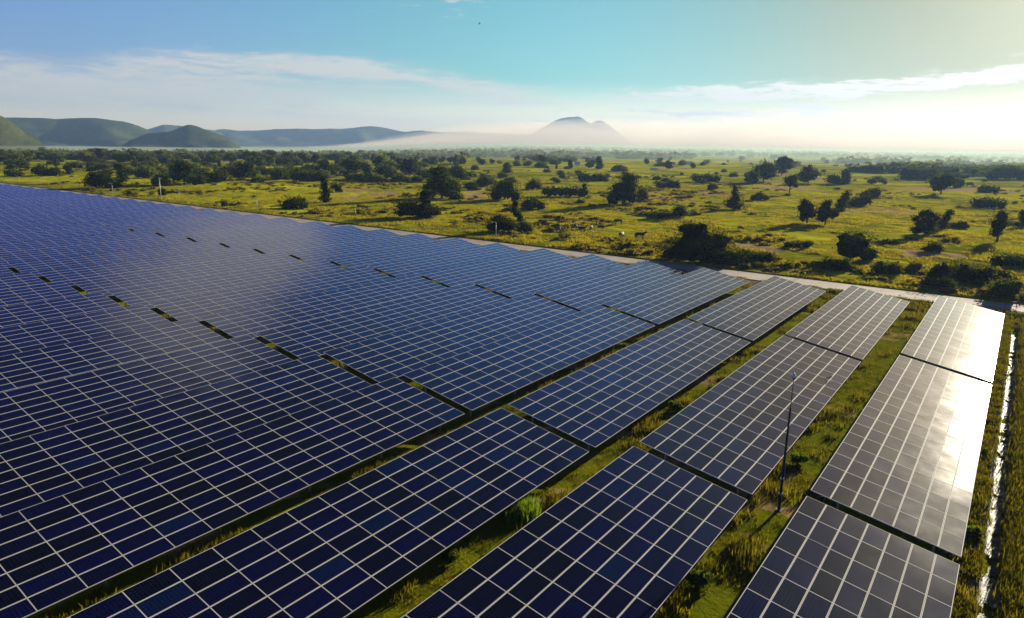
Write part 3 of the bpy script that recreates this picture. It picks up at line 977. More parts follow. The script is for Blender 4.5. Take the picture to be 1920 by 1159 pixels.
LAMPS = [(-325.8, 112.9, 3.11, 'white lamp post by the lane at the far left edge of the pasture'),
  (-286.7, 112.9, 3.89, 'white lamp post by the lane, second from the far left'),
  (-248.5, 112.9, 4.14, 'white lamp post in front of the large dark tree left of the tall pole'),
  (-206.6, 112.9, 4.41, 'white lamp post by the lane just right of the tall pale pole'),
  (-167.4, 112.9, 3.67, 'faint lamp post by the lane left of the wide dome bush'),
  (-128.2, 112.9, 4.05, 'white lamp post by the lane left of the towered bush'),
  (-86.1, 112.9, 3.61, 'white lamp post in front of the low dark bush beside the lane'),
  (-45.4, 112.9, 3.72, 'white lamp post in front of the biggest black bush beside the lane')]
HERD = [(-64.0, 133.6, 1.15, 'stand', 0, 0, 'large black cow grazing nearest the lane, seen side on'),
  (-67.7, 132.4, 1.0, 'graze', 1, 55, 'tan cow grazing alone left of the large black cow'),
  (-90.2, 186.5, 0.9, 'graze', 2, 180, 'small brown calf just left of the black and white cow'),
  (-88.0, 188.6, 1.2, 'stand', 3, 180, 'black and white cow farthest back, right of the brown calf'),
  (-85.1, 134.8, 1.0, 'graze', 4, -60, 'white faced cow at the left end of the resting group'),
  (-82.8, 138.3, 1.0, 'graze', 4, 120, 'white and dark cow beside the black cow lying in the grass'),
  (-82.0, 140.4, 1.05, 'lie', 0, 0, 'black cow lying down in the middle of the group'),
  (-79.9, 141.0, 0.95, 'graze', 5, 80, 'grey cow standing end on between the two lying cows'),
  (-79.7, 145.4, 1.0, 'lie', 0, 180, 'black cow lying apart at the right of the group'),
  (-79.9, 154.2, 1.1, 'graze', 3, 180, 'black and white cow grazing behind the tan cow'),
  (-97.7, 146.6, 0.8, 'lie', 2, 0, 'small brown calf lying alone at the far left of the herd'),
  (-53.2, 164.8, 0.8, 'graze', 2, 20, 'brown calf right of the knobbed biggest black bush')]
SHEDS = [(-320.2, 535.5, 4.2, 3.4, 'tiny white shed far off among the hazy trees'),
  (-283.8, 694.6, 8.7, 2.9, 'long pale far shed left of the sandy track'),
  (-234.4, 507.1, 4.9, 1.7, 'low pale far shed beside the belt of hazy trees'),
  (-84.0, 525.6, 1.8, 1.1, 'tiny pale hut on the dry pasture at right')]
BIRD_PERCH = (-10.71, 59.06, 1.14)
BIRD_FLY = (-40.15, 50.00, 29.29)


# ------------------------------------------------------------------ numeric noise used for terrain and hills
def vnoise(x, y, seed=0):
    """value noise, vectorised"""
    xi, yi = np.floor(x).astype(np.int64), np.floor(y).astype(np.int64)
    fx, fy = x-xi, y-yi
    fx = fx*fx*(3-2*fx); fy = fy*fy*(3-2*fy)
    def h(a, b):
        n = (a*374761393 + b*668265263 + seed*974711) & 0xffffffff
        n = ((n ^ (n >> 13))*1274126177) & 0xffffffff
        return ((n ^ (n >> 16)) & 0xffff)/65535.0
    return (h(xi, yi)*(1-fx)+h(xi+1, yi)*fx)*(1-fy) + (h(xi, yi+1)*(1-fx)+h(xi+1, yi+1)*fx)*fy


def fbm(x, y, oct=4, seed=0):
    r = np.zeros_like(x, dtype=float); a = 0.5; s = 0.0
    for k in range(oct):
        r += a*vnoise(x*2**k, y*2**k, seed+k*17); s += a; a *= 0.5
    return r/s


ROAD0, ROAD1 = 104.0, 109.6


def sstep(a, b, x):
    t = np.clip((x-a)/(b-a), 0, 1); return t*t*(3-2*t)


def ground_z(s, r):
    s = np.asarray(s, float); r = np.asarray(r, float)
    dist = np.hypot(s, r)
    out = sstep(111.2, 114.5, r)
    out = np.maximum(out, sstep(8, 30, s))
    z = out*((fbm(s/2.6, r/2.6, 3, 5)-0.5)*0.55 + (fbm(s/14., r/14., 3, 9)-0.5)*0.7) * (1-0.8*sstep(500, 2500, dist))
    # the plain falls gently towards the hills on the left
    z = z - 26*sstep(550, 2200, dist)*sstep(math.radians(34), math.radians(56), -np.arctan2(s, np.maximum(r, 1.0)))*(r > 1)
    inner = (1-sstep(103.0, 104, r))*(1-sstep(0.4, 0.9, s))
    z = z + inner*(fbm(s/0.9, r/0.9, 3, 2)-0.5)*0.16
    z = z - 0.32*(1-sstep(101.5, 103.8, r))
    # roadside ditch beyond the lane
    z = z - 0.75*sstep(109.7, 110.1, r)*(1-sstep(110.6, 111.2, r))
    # drain beside the outermost row
    tr = (1-sstep(95, 97.5, r))
    z = z + tr*(-0.55*sstep(0.75, 1.1, s)*(1-sstep(1.65, 2.1, s)) + 0.30*sstep(1.75, 2.3, s)*(1-sstep(6, 12, s)))
    return z


# ------------------------------------------------------------------ ground, road
def build_ground():
    def geo(a, b, q):
        o = [a]; d = q
        while o[-1] < b: o.append(o[-1]+d); d *= 1.075
        return o
    sl = sorted([-v for v in geo(420, 26000, 2.0)])
    s = sl + list(np.arange(-419, -40, 1.0)) + list(np.arange(-40, 0.4, 0.5)) + [0.5, 0.75, 0.9, 1.05, 1.2, 1.35, 1.5, 1.65, 1.8, 1.95, 2.1, 2.3, 2.6, 3.0] + list(np.arange(3.5, 12, 0.5)) + list(np.arange(12, 60, 1.0)) + geo(60, 26000, 2.0)
    r = sorted([-v for v in geo(2, 26000, 2.0)]) + list(np.arange(-1, 30, 1.0)) + list(np.arange(30, 103.5, 0.8)) + [103.9, 104.5, 107, 109.2, 109.6, 109.75, 109.9, 110.1, 110.4, 110.6, 110.8, 111.0, 111.2, 111.6] + list(np.arange(112, 330, 0.9)) + geo(330, 1500, 1.0) + geo(1530, 26000, 30.0)
    s, r = np.array(sorted(set(s))), np.array(sorted(set(r)))
    S, R = np.meshgrid(s, r)
    Z = ground_z(S, R)
    ns, nr = len(s), len(r)
    idx = np.arange(ns*nr).reshape(nr, ns)
    F = np.stack([idx[:-1, :-1], idx[:-1, 1:], idx[1:, 1:], idx[1:, :-1]], -1).reshape(-1, 4)
    V = np.stack([S, R, Z], -1).reshape(-1, 3)
    bare = np.zeros_like(S)
    for (a, b, ra, rb) in SOIL:      # soil patches: wide across the view, at azimuth of the camera
        ca, sa = math.cos(-YAW), math.sin(-YAW)
        p = ((S-a)*ca+(R-b)*sa)/(ra*1.15); q = (-(S-a)*sa+(R-b)*ca)/(rb*1.1)
        bare = np.maximum(bare, np.exp(-(p*p+q*q)**1.5))
    far = sstep(112, 118, R)
    nz = fbm(S/60.+3, R/60., 5, 31)
    bare = np.maximum(bare, far*sstep(0.62, 0.78, nz)*0.5)
    # trodden soil in the panel field
    bare = np.maximum(bare, (1-far)*sstep(0.52, 0.68, fbm(S/3., R/4., 4, 77))*0.55)
    d = np.hypot(S+7.6, R-37.6)
    bare = np.maximum(bare, 0.75*np.exp(-(d/1.5)**2))
    bare = np.maximum(bare, 0.5*np.exp(-((S-0.75)/0.16)**2)*(R < 97))
    green = (1-far)*0.75 + far*sstep(0.35, 0.65, fbm(S/35., R/35.+9, 4, 12))*0.35
    # fields in the far plain
    g = link('ground', make_mesh('ground', V, F, M['ground'], smooth=True,
             attrs={'bare': ('POINT', bare.ravel()), 'green': ('POINT', green.ravel())}))
    g['kind'] = 'structure'
    b = MB()
    b.box(-900, 60, ROAD0, ROAD1, -0.6, 0.06)
    ro = link('road', b.mesh('road', M['road'])); ro['kind'] = 'structure'


build_ground()

# ------------------------------------------------------------------ the solar tables
TILT = D2R(10.05)
CT, ST = math.cos(TILT), math.sin(TILT)
LOW = 0.8
ZC = LOW + 3.5*ST
MX, MY = 1.0, 1.913                       # module pitch across and along the row
NX, NY = 7, 16
TLEN = NY*MY
rngN = np.random.RandomState(3)


def module_mesh(k):
    rg = np.random.RandomState(100+k)
    hx, hy, fwid, fy = 0.491, 0.952, 0.027, 0.017
    v = []; f = []; mi = []; uvs = []
    # frame ring
    o = [(-hx, -hy), (hx, -hy), (hx, hy), (-hx, hy)]
    i = [(-hx+fwid, -hy+fy), (hx-fwid, -hy+fy), (hx-fwid, hy-fy), (-hx+fwid, hy-fy)]
    v += [(x, y, 0.0) for x, y in o] + [(x, y, 0.0) for x, y in i] + [(x, y, -0.045) for x, y in o] + [(x, y, -0.005) for x, y in i]
    for a in range(4):
        b = (a+1) % 4
        f.append([a, b, 4+b, 4+a]); f.append([8+a, 8+b, b, a]); f.append([4+a, 4+b, 12+b, 12+a])
    f.append([11, 10, 9, 8])
    mi += [1]*len(f)
    for fc in f: uvs += [(0.5, 0.5)]*len(fc)
    # glass, slightly sagged and warped
    nx, ny = 6, 8
    base = len(v)
    tw, sx, sy = rg.normal(0, 0.0013), rg.normal(0, 0.0020), rg.normal(0, 0.0020)
    for b in range(ny+1):
        for a in range(nx+1):
            x = -1+2*a/nx; y = -1+2*b/ny
            z = -0.004 - 0.0024*(1-x*x)*(1-y*y) + tw*x*y + sx*0.4*(x*x-1)*y + sy*0.4*(y*y-1)*x
            v.append((x*(hx-fwid), y*(hy-fy), z))
    ng = 0
    for b in range(ny):
        for a in range(nx):
            q = base+b*(nx+1)+a
            f.append([q, q+1, q+nx+2, q+nx+1]); mi.append(0); ng += 1
            for (da, db) in ((0, 0), (1, 0), (1, 1), (0, 1)):
                uvs.append(((a+da)/nx*6, (b+db)/ny*12))
    rv = rg.rand()
    me = make_mesh('solar_panel', v, f, [M['glass'], M['alu']], mi, False, uvs, {'rand': ('FACE', [rv]*len(f))})
    sm = np.zeros(len(f), bool); sm[-ng:] = True
    me.polygons.foreach_set('use_smooth', sm)
    return me


MODULES = [module_mesh(k) for k in range(14)]


def grid_mesh(seed, cells, name):
    """many modules as one mesh in table coordinates; cells: list of (i, j)"""
    rg = np.random.RandomState(seed)
    V = []; F = []; mi = []; uvs = []; rnd = []
    hx, hy = 0.491, 0.952
    for (i, j) in cells:
        cx, cy = (i-3)*MX, (j-7.5)*MY
        tx, ty = rg.normal(0, 0.0016, 2)
        def P(x, y, z):
            z2 = z + tx*x + ty*y
            X = cx+x
            V.append((X*CT + z2*ST, cy+y, ZC - X*ST + z2*CT))
        b = len(V)
        for x, y in ((-hx, -hy), (hx, -hy), (hx, hy), (-hx, hy)): P(x, y, 0)
        for x, y in ((-hx, -hy), (hx, -hy), (hx, hy), (-hx, hy)): P(x, y, -0.045)
        g, gy = 0.027, 0.017
        for x, y in ((-hx+g, -hy+gy), (hx-g, -hy+gy), (hx-g, hy-gy), (-hx+g, hy-gy)): P(x, y, 0)
        for a in range(4):
            c = (a+1) % 4
            F.append([b+a, b+c, b+8+c, b+8+a]); mi.append(1)
            F.append([b+4+a, b+4+c, b+c, b+a]); mi.append(1)
        F.append([b+7, b+6, b+5, b+4]); mi.append(1)
        F.append([b+8, b+9, b+10, b+11]); mi.append(0)
        uvs += [(0.5, 0.5)]*36 + [(0, 0), (6, 0), (6, 12), (0, 12)]
        rnd += [rg.rand()]*10
    return make_mesh(name, np.array(V), np.array(F), [M['glass'], M['alu']], mi, False, uvs, {'rand': ('FACE', rnd)})


ALLCELLS = [(i, j) for j in range(NY) for i in range(NX)]
FARGRID = [grid_mesh(40+k, ALLCELLS, 'panel_grid') for k in range(5)]
RESTGRID = [grid_mesh(60+k, [(i, j) for (i, j) in ALLCELLS if j*NX+i >= 100], 'far_panels') for k in range(3)]


def frame_meshes():
    """post, rafter and purlin meshes in table coordinates"""
    hf, hb = ZC - 2.3*ST - 0.24, ZC + 2.3*ST - 0.24
    a = MB(); a.box(-0.05, 0.05, -0.04, 0.04, -0.8, hf); front = a.mesh('post', M['steel'])
    a = MB(); a.box(-0.05, 0.05, -0.04, 0.04, -0.8, hb); back = a.mesh('post', M['steel'])
    a = MB(); a.box(-3.25, 3.25, -0.035, 0.035, -0.235, -0.125); raf = a.mesh('rafter', M['steel'])
    a = MB(); a.box(-0.03, 0.03, -TLEN/2+0.05, TLEN/2-0.05, -0.122, -0.047); pur = a.mesh('purlin', M['steel'])
    return front, back, raf, pur


FRONT, BACK, RAFTER, PURLIN = frame_meshes()
FRAME_Y = [-14.0, -8.4, -2.8, 2.8, 8.4, 14.0]
PURLIN_X = [-2.9, -1.0, 1.0, 2.9]


def far_frame():
    b = MB()
    hf, hb = ZC - 2.3*ST - 0.24, ZC + 2.3*ST - 0.24
    for y in FRAME_Y:
        b.box(2.3*CT-0.05, 2.3*CT+0.05, y-0.04, y+0.04, -0.8, hf)
        b.box(-2.3*CT-0.05, -2.3*CT+0.05, y-0.04, y+0.04, -0.8, hb)
    for px in PURLIN_X:
        x = px*CT - 0.085*ST; z = ZC - px*ST - 0.085*CT
        b.box(x-0.03, x+0.03, -TLEN/2+0.05, TLEN/2-0.05, z-0.035, z+0.03)
    return b.mesh('mounting_frame', M['steel'])


FARFRAME = far_frame()
DS = [-.364, -.374, -.431, -.70, -.171, .076, .428, .527, .92, .886, .906, 1.0, .473, -1.06, -2.2]
ORD = ['outermost', 'second', 'third', 'fourth', 'fifth', 'sixth', 'seventh', 'eighth', 'ninth', 'tenth', 'eleventh', 'twelfth',
       'thirteenth', 'fourteenth', 'fifteenth', 'sixteenth', 'seventeenth', 'eighteenth', 'nineteenth', 'twentieth']
TENS = {2: 'twenty', 3: 'thirty', 4: 'forty'}


def ordinal(n):      # n counts from 0
    if n < 20: return ORD[n]
    k = n+1
    if k % 10 == 0: return {30: 'thirtieth', 40: 'fortieth'}[k]
    return TENS[k//10] + ' ' + ['first', 'second', 'third', 'fourth', 'fifth', 'sixth', 'seventh', 'eighth', 'ninth'][k % 10 - 1]


def px(P):
    d = Vector(P) - Vector((0, 0, CAM_H)); z = d.dot(fw)
    return 960+FPX*d.dot(r2)/z, 579.5-FPX*d.dot(u2)/z, z


SECTION = [(4.86, 'nearest the camera'), (36.26, 'middle'), (67.66, 'beside the concrete lane')]
n_tables = n_near = 0
TABLE_S = []
for row in range(44):
    s_right = 0.4626 - 9.8008*row + (DS[row] if row < len(DS) else -2.4)
    sc = s_right - 3.5*CT
    TABLE_S.append(sc)
    for si, (r0, sname) in enumerate(SECTION):
        rc = r0 + TLEN/2
        # skip tables wholly outside the view (with a wide margin)
        vis = False
        for xx in (-3.5, 0, 3.5):
            for k in range(9):
                X, Y, Zd = px((sc+xx, r0+TLEN*k/8, 1.4))
                if Zd > 1 and -330 < X < 2250 and -100 < Y < 1500: vis = True
        if not vis: continue
        inview = []
        for k in range(17):
            X, Y, Zd = px((sc, r0+TLEN*k/16, 1.4))
            if Zd > 1 and -60 < X < 1980 and Y < 1230: inview.append((FPX/Zd)**2*MX*MY*(CAM_H-1.4)/math.hypot(Zd, CAM_H))
        near = bool(inview) and max(inview) > 330
        if sname == 'middle':
            lab = 'blue solar table in the %s row from the drain, middle of three sections' % ordinal(row)
        elif si == 0:
            lab = 'blue solar table in the %s row from the drain, section nearest the camera' % ordinal(row)
        else:
            lab = 'blue solar table in the %s row from the drain, section beside the lane' % ordinal(row)
        if row == 0:
            lab = ['glossy solar table beside the drain, nearest the camera and darkest of its row',
                   'solar table beside the drain, middle of its row, mirroring the bright sun',
                   'solar table beside the drain at its lane end, washed white by sun'][si]
        root = thing('solar_table', lab, 'solar panels', (sc, rc, 0.0), 0.0, 'solar tables in long parallel rows')
        n_tables += 1
        if near:
            n_near += 1
            rg = np.random.RandomState(row*10+si)
            for (i, j) in ALLCELLS:
                if j*NX+i >= 100: continue
                tx, ty = rg.normal(0, 0.0016, 2)
                o = link('solar_panel', MODULES[rg.randint(len(MODULES))], root,
                         ((i-3)*MX*CT, (j-7.5)*MY, ZC-(i-3)*MX*ST), (ty, TILT+tx, 0.0))
            o = link('far_panels', RESTGRID[n_near % 3], root); o['kind'] = 'stuff'
            for y in FRAME_Y:
                link('post', FRONT, root, (2.3*CT, y, 0)); link('post', BACK, root, (-2.3*CT, y, 0))
                link('rafter', RAFTER, root, (0, y, ZC), (0, TILT, 0))
            for pxx in PURLIN_X:
                link('purlin', PURLIN, root, (pxx*CT, 0, ZC-pxx*ST), (0, TILT, 0))
        else:
            link('panel_grid', FARGRID[(row*3+si) % 5], root)
            link('mounting_frame', FARFRAME, root)
print('tables', n_tables, 'near', n_near)

# ------------------------------------------------------------------ trees and bushes
def lobe_leaves(lobes, n, leaf, rg, clump=0.24, nclump=14):
    """leaf quads in clumps over the lobes' shells, plus a rough inner mass"""
    L = np.array(lobes, float)
    wts = (L[:, 3]*L[:, 4]*L[:, 5])**(2/3); wts /= wts.sum()
    C = []; S = []
    for k in range(len(L)):
        m = max(6, int(n*wts[k]))
        nc = max(4, int(nclump*(0.6+wts[k]*len(L)*0.5)))
        d = rg.normal(size=(nc, 3)); d /= np.linalg.norm(d, axis=1)[:, None]
        d[:, 2] = np.where(d[:, 2] < -0.35, -d[:, 2], d[:, 2])
        cc = d*rg.uniform(0.62, 1.08, (nc, 1))
        w_ = rg.randint(0, nc, m)
        p = cc[w_] + rg.normal(0, clump, (m, 3))
        C.append(L[k, :3] + p*L[k, 3:6]); S.append(np.full(m, 1.0))
    C = np.concatenate(C)
    C[:, 2] = np.maximum(C[:, 2], 0.03+rg.rand(len(C))*0.25)
    m = len(C)
    n1 = rg.normal(size=(m, 3)); n1[:, 2] += 0.4; n1 /= np.linalg.norm(n1, axis=1)[:, None]
    t = rg.normal(size=(m, 3)); t -= n1*(t*n1).sum(1)[:, None]; t /= np.linalg.norm(t, axis=1)[:, None]
    b = np.cross(n1, t)
    sz = (leaf*rg.uniform(0.55, 1.35, m))[:, None]
    V = np.stack([C-t*sz*0.5, C+b*sz*0.36, C+t*sz*0.6, C-b*sz*0.36], 1).reshape(-1, 3)
    F = np.arange(4*m).reshape(m, 4)
    R = rg.rand(m)
    # inner mass
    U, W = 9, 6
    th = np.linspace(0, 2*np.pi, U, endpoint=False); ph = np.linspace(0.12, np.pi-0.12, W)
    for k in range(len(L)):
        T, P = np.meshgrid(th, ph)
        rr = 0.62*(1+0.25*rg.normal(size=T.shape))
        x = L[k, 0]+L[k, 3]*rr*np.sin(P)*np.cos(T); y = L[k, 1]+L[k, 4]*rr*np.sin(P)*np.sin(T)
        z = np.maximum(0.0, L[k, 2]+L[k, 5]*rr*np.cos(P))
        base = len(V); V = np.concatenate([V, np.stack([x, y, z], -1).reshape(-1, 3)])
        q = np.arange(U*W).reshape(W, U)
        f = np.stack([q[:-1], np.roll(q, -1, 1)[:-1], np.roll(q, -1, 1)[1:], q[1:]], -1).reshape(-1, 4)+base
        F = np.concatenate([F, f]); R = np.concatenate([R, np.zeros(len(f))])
    return V, F, R


def shape_lobes(kind, W, H, rg):
    """lobes (x, y, z, rx, ry, rz) of a crown W wide and H high standing on z = 0; returns lobes and trunk height (0 = bush)"""
    h = W/2; L = []; trunk = 0
    dp = min(1.0, 2.2*H/max(W, 0.1))
    def dome(cx, wd, ht, n, z0=0.0):
        for k in range(n):
            x = rg.uniform(-1, 1); y = rg.uniform(-1, 1)*0.8
            t = max(0.0, 1-x*x*0.9-y*y*0.5)
            r = wd/2*rg.uniform(0.28, 0.46)
            zz = z0 + (ht*0.95)*math.sqrt(t)*rg.uniform(0.55, 0.9) - r*0.3
            rz = max(ht*0.12, min(r*0.85, ht*0.33))
            L.append((cx+x*(wd/2-r*0.8), y*(wd/2-r*0.6)*dp, max(z0+rz*0.6, zz-rz*0.4), r, r, rz))
        L.append((cx, 0, z0+ht*0.36, wd*0.36, wd*0.34*dp, ht*0.40))
    if kind == 'dome': dome(0, W, H, 9)
    elif kind == 'soft': dome(0, W, H*0.9, 6)
    elif kind == 'yellow': dome(0, W, H, 7)
    elif kind == 'low':
        n = max(4, int(W/1.6))
        for k in range(n):
            x = -h + W*(k+0.5)/n + rg.uniform(-0.3, 0.3)
            hh = H*rg.uniform(0.55, 1.0); r = max(W/n*0.9, hh*0.6)
            L.append((x, rg.uniform(-0.4, 0.4)*H, hh*0.42, min(r, h*0.6), r, hh*0.58))
    elif kind == 'castle':
        dome(-h*0.42, W*0.60, H*0.68, 7); dome(h*0.40, W*0.66, H*0.50, 7); L.append((0, 0, H*.26, W*.34, W*.26, H*.26))
        for k in range(4): L.append((h*0.18+rg.uniform(-.2, .2), rg.uniform(-.3, .3), H*(0.36+0.16*k), W*0.13, W*0.13, H*0.13))
    elif kind == 'stepped':
        dome(h*0.2, W*0.78, H*0.82, 8); dome(-h*0.5, W*0.46, H*0.72, 4)
        for k in range(3): L.append((-h*0.12+rg.uniform(-.6, .6), 0, H*(0.66+0.1*k), W*0.2, W*0.2, H*0.15))
    elif kind == 'bighump':
        dome(0, W, H*0.72, 9); L.append((0.0, 0, H*0.36, W*0.40, W*0.36, H*0.38))
        dome(-h*0.02, W*0.42, H*0.38, 4, H*0.55); L.append((h*0.62, 0, H*0.45, W*0.17, W*0.17, H*0.22))
        L.append((-h*0.35, 0, H*0.7, W*0.16, W*0.16, H*0.13))
    elif kind == 'block':
        for k in range(10):
            L.append((rg.uniform(-.62, .62)*h, rg.uniform(-.5, .5)*h, H*rg.uniform(0.2, 0.84), h*0.44, h*0.44, H*0.17))
        L.append((h*0.15, 0, H*0.42, h*0.72, h*0.68, H*0.42)); L.append((h*0.3, 0, H*0.85, h*0.55, h*0.5, H*0.14)); L.append((-h*0.62, 0, H*0.16, h*0.5, h*0.45, H*0.2))
    elif kind == 'lowspike':
        for k in range(9):
            x = -h+W*(k+0.5)/9
            L.append((x, rg.uniform(-.5, .5), H*0.33*rg.uniform(.8, 1.2), W*0.09, W*0.09, H*0.32))
        for k in range(3): L.append((h*0.83, 0, H*(0.4+0.2*k), W*0.055, W*0.06, H*0.17))
    elif kind in ('column', 'twist', 'lean'):
        n = 6
        for k in range(n):
            t = k/(n-1)
            bend = {'column': 0.12*math.sin(t*4), 'twist': 0.45*math.sin(t*5+0.6), 'lean': -0.25+0.7*t**1.6}[kind]
            wd = {'column': 1.05-0.3*t, 'twist': 0.85-0.25*t+0.25*(k == 3), 'lean': 1.15-0.5*t}[kind]
            L.append((h*bend*(1.0 if kind != 'column' else 1), rg.uniform(-.1, .1)*h, H*(0.1+0.8*t), h*0.62*wd, h*0.6*wd, H*0.15))
    elif kind == 'cone':
        trunk = H*0.15
        for k in range(6):
            t = k/5
            L.append((rg.uniform(-.2, .2)*h*(1-t), rg.uniform(-.2, .2)*h, H*(0.14+0.76*t), h*(0.85-0.6*t), h*(0.8-0.6*t), H*0.15))
        L.append((h*0.35, 0, H*0.18, h*0.5, h*0.5, H*0.18))
    elif kind == 'fan':
        dome(-h*0.1, W*0.7, H*0.55, 6)
        for k in range(5):
            a = -0.75+0.37*k
            for q in (0.55, 0.85): L.append((h*1.0*q*math.sin(a)-h*0.1, rg.uniform(-.3, .3)*h*0.4, H*(0.1+0.8*q*math.cos(a)*1.05), h*0.22, h*0.22, H*0.16))
    elif kind in ('round', 'standard', 'umbrella'):
        trunk = H*{'round': 0.12, 'standard': 0.24, 'umbrella': 0.36}[kind]
        z0, ht = trunk*0.85, H-trunk*0.85
        for k in range(11):
            a = rg.uniform(0, 6.28); t = rg.uniform(0.12, 0.9)
            prof = {'round': 1.15*math.sqrt(max(0, 1-(2*t-0.85)**2)), 'standard': (1-t)**0.55*min(1, 0.35+t*3), 'umbrella': 0.55+0.45*math.sqrt(max(0, 1-t*t))}[kind]
            q = rg.uniform(0.25, 0.62)*prof
            L.append((h*q*math.cos(a), h*q*math.sin(a)*0.9, z0+ht*t, h*0.40*max(0.45, prof), h*0.40*max(0.45, prof), ht*0.19))
        L.append((0, 0, z0+ht*0.46, h*0.58, h*0.54, ht*0.40))
    L = [(x, y, z, a*1.22, b*1.22, c*1.12) for (x, y, z, a, b, c) in L]
    return L, trunk


def trunk_mesh(H, th, rad, rg, name='trunk'):
    b = MB()
    top = H*0.62
    bx, by = rg.uniform(-.12, .12)*H*0.3, rg.uniform(-.1, .1)*H*0.3
    pts = [(0, 0, -0.3), (bx*0.2, by*0.2, top*0.3), (bx*0.6, by*0.6, top*0.65), (bx, by, top)]
    b.tube(pts, [rad*1.25, rad, rad*0.75, rad*0.35], 8)
    for k in range(5):
        a = rg.uniform(0, 6.28); z = rg.uniform(0.35, 0.8)*max(th, top*0.55)
        t = z/top; q = Vector((bx*t, by*t, z)); ln = H*rg.uniform(0.2, 0.34)
        d = Vector((math.cos(a), math.sin(a), rg.uniform(0.5, 1.1))).normalized()
        b.tube([q, q+d*ln*0.5+Vector((0, 0, 0.03*H)), q+d*ln], [rad*0.5, rad*0.33, rad*0.12], 6)
    return b.mesh(name, M['bark'], True)


LEAF_MAT = {'soft': 'leaf_soft', 'yellow': 'leaf_yellow'}


def crown_mesh(kind, W, H, seed, n, leaf, mat='leaf'):
    rg = np.random.RandomState(seed)
    lobes, trunk = shape_lobes(kind, W, H, rg)
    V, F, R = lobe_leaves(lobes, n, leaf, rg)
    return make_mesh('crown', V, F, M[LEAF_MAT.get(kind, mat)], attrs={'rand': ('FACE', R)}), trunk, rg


TREEKINDS = ('round', 'standard', 'umbrella', 'cone', 'block', 'stepped', 'column')
for k, (s, r, W, H, kind, lab) in enumerate(BUSHES):
    dist = math.hypot(s, r)
    n = int(min(9000, max(1100, 440000/dist*W*H/60)))
    leaf = max(0.26, dist*0.0019)
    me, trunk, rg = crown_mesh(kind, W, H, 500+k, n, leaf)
    z = float(ground_z(s, r))-0.05
    if kind in TREEKINDS:
        t = thing('tree', lab, 'tree', (s, r, z), -YAW)
        link('crown', me, t)
        link('trunk', trunk_mesh(H, trunk, max(0.10, 0.028*H+0.03), rg), t)
    else:
        o = link('shrub' if (kind in ('low', 'soft', 'yellow') or H < 3) else 'bush', me, None, (s, r, z), (0, 0, -YAW))
        tag(o, lab, 'shrub' if o.name.startswith('shrub') else 'bush')

# prototypes shared by the farther trees
PROTO = {}
for k, (kind, W, H) in enumerate([('round', 6.0, 5.5), ('round', 5.0, 6.0), ('dome', 7.0, 5.0), ('dome', 5.0, 4.2), ('column', 2.8, 6.0), ('yellow', 5, 4.6), ('round', 7.5, 6.0), ('low', 9, 3.2), ('soft', 5, 4)]):
    me, trunk, rg = crown_mesh(kind, W, H, 900+k, 900, 0.75, 'leaf_mid')
    PROTO[k] = (me, trunk_mesh(H, trunk or 0.8, 0.16, rg), W, H, kind)
ZONE = {'A': ('dark tree of the far left thicket below the green hill', 'trees of the far left thicket'),
        'B': ('dark tree of the left thicket below the conical hill', 'trees of the left thicket'),
        'C': ('tree of the long dense thicket across the left middle of the plain', 'trees of the long middle thicket'),
        'D': ('tree of the loose woodland behind the pale green tree', 'trees of the loose woodland'),
        'E': ('hazy tree of the belt below the fog and lone mountain', 'trees of the hazy belt below the fog'),
        'F': ('hazy grey green tree of the woods in the right distance', 'hazy trees of the right distance'),
        'K': ('small rounded bush scattered over the open middle and right pasture', 'bushes scattered over the pasture'),
        'I': ('bush at the sunny front edge of the long middle thicket', 'bushes along the thicket front'),
        'J': ('bush in the loose scrub in front of the far left thicket', 'bushes before the far left thicket'),
        'G': ('low scrub bush behind the sandy patches in mid field', 'scrub behind the sandy patches'),
        'H': ('low hazy scrub bush on the dry pasture at right', 'scrub on the dry right pasture')}
rg = np.random.RandomState(77)
for (s, r, H, zk) in MIDTREES:
    low = zk in 'GHIJK'
    kid = int(rg.choice([3, 7, 8] if zk in 'GH' else [2, 3, 3, 2, 8, 5]) if low else rg.choice([0, 1, 2, 3, 4, 5, 6, 2, 6, 8, 0], 1)[0])
    me, tm, W0, H0, kind = PROTO[kid]
    sc_ = H/H0; sx = sc_*rg.uniform(0.95, 1.55)
    z = float(ground_z(s, r))-0.1
    lab, grp = ZONE[zk]
    rot = rg.uniform(0, 6.28)
    if low:
        o = link('shrub', me, None, (s, r, z), (0, 0, rot), (sx*1.1, sx*1.1, sc_))
        tag(o, lab, 'shrub' if zk in 'GH' else 'bush', grp)
        if zk in 'IJK': o.name = 'bush'
    else:
        t = thing('tree', lab, 'tree', (s, r, z), rot, grp)
        link('crown', me, t, (0, 0, 0), (0, 0, 0), (sx, sx, sc_)); link('trunk', tm, t, (0, 0, 0), (0, 0, 0), (sc_, sc_, sc_))


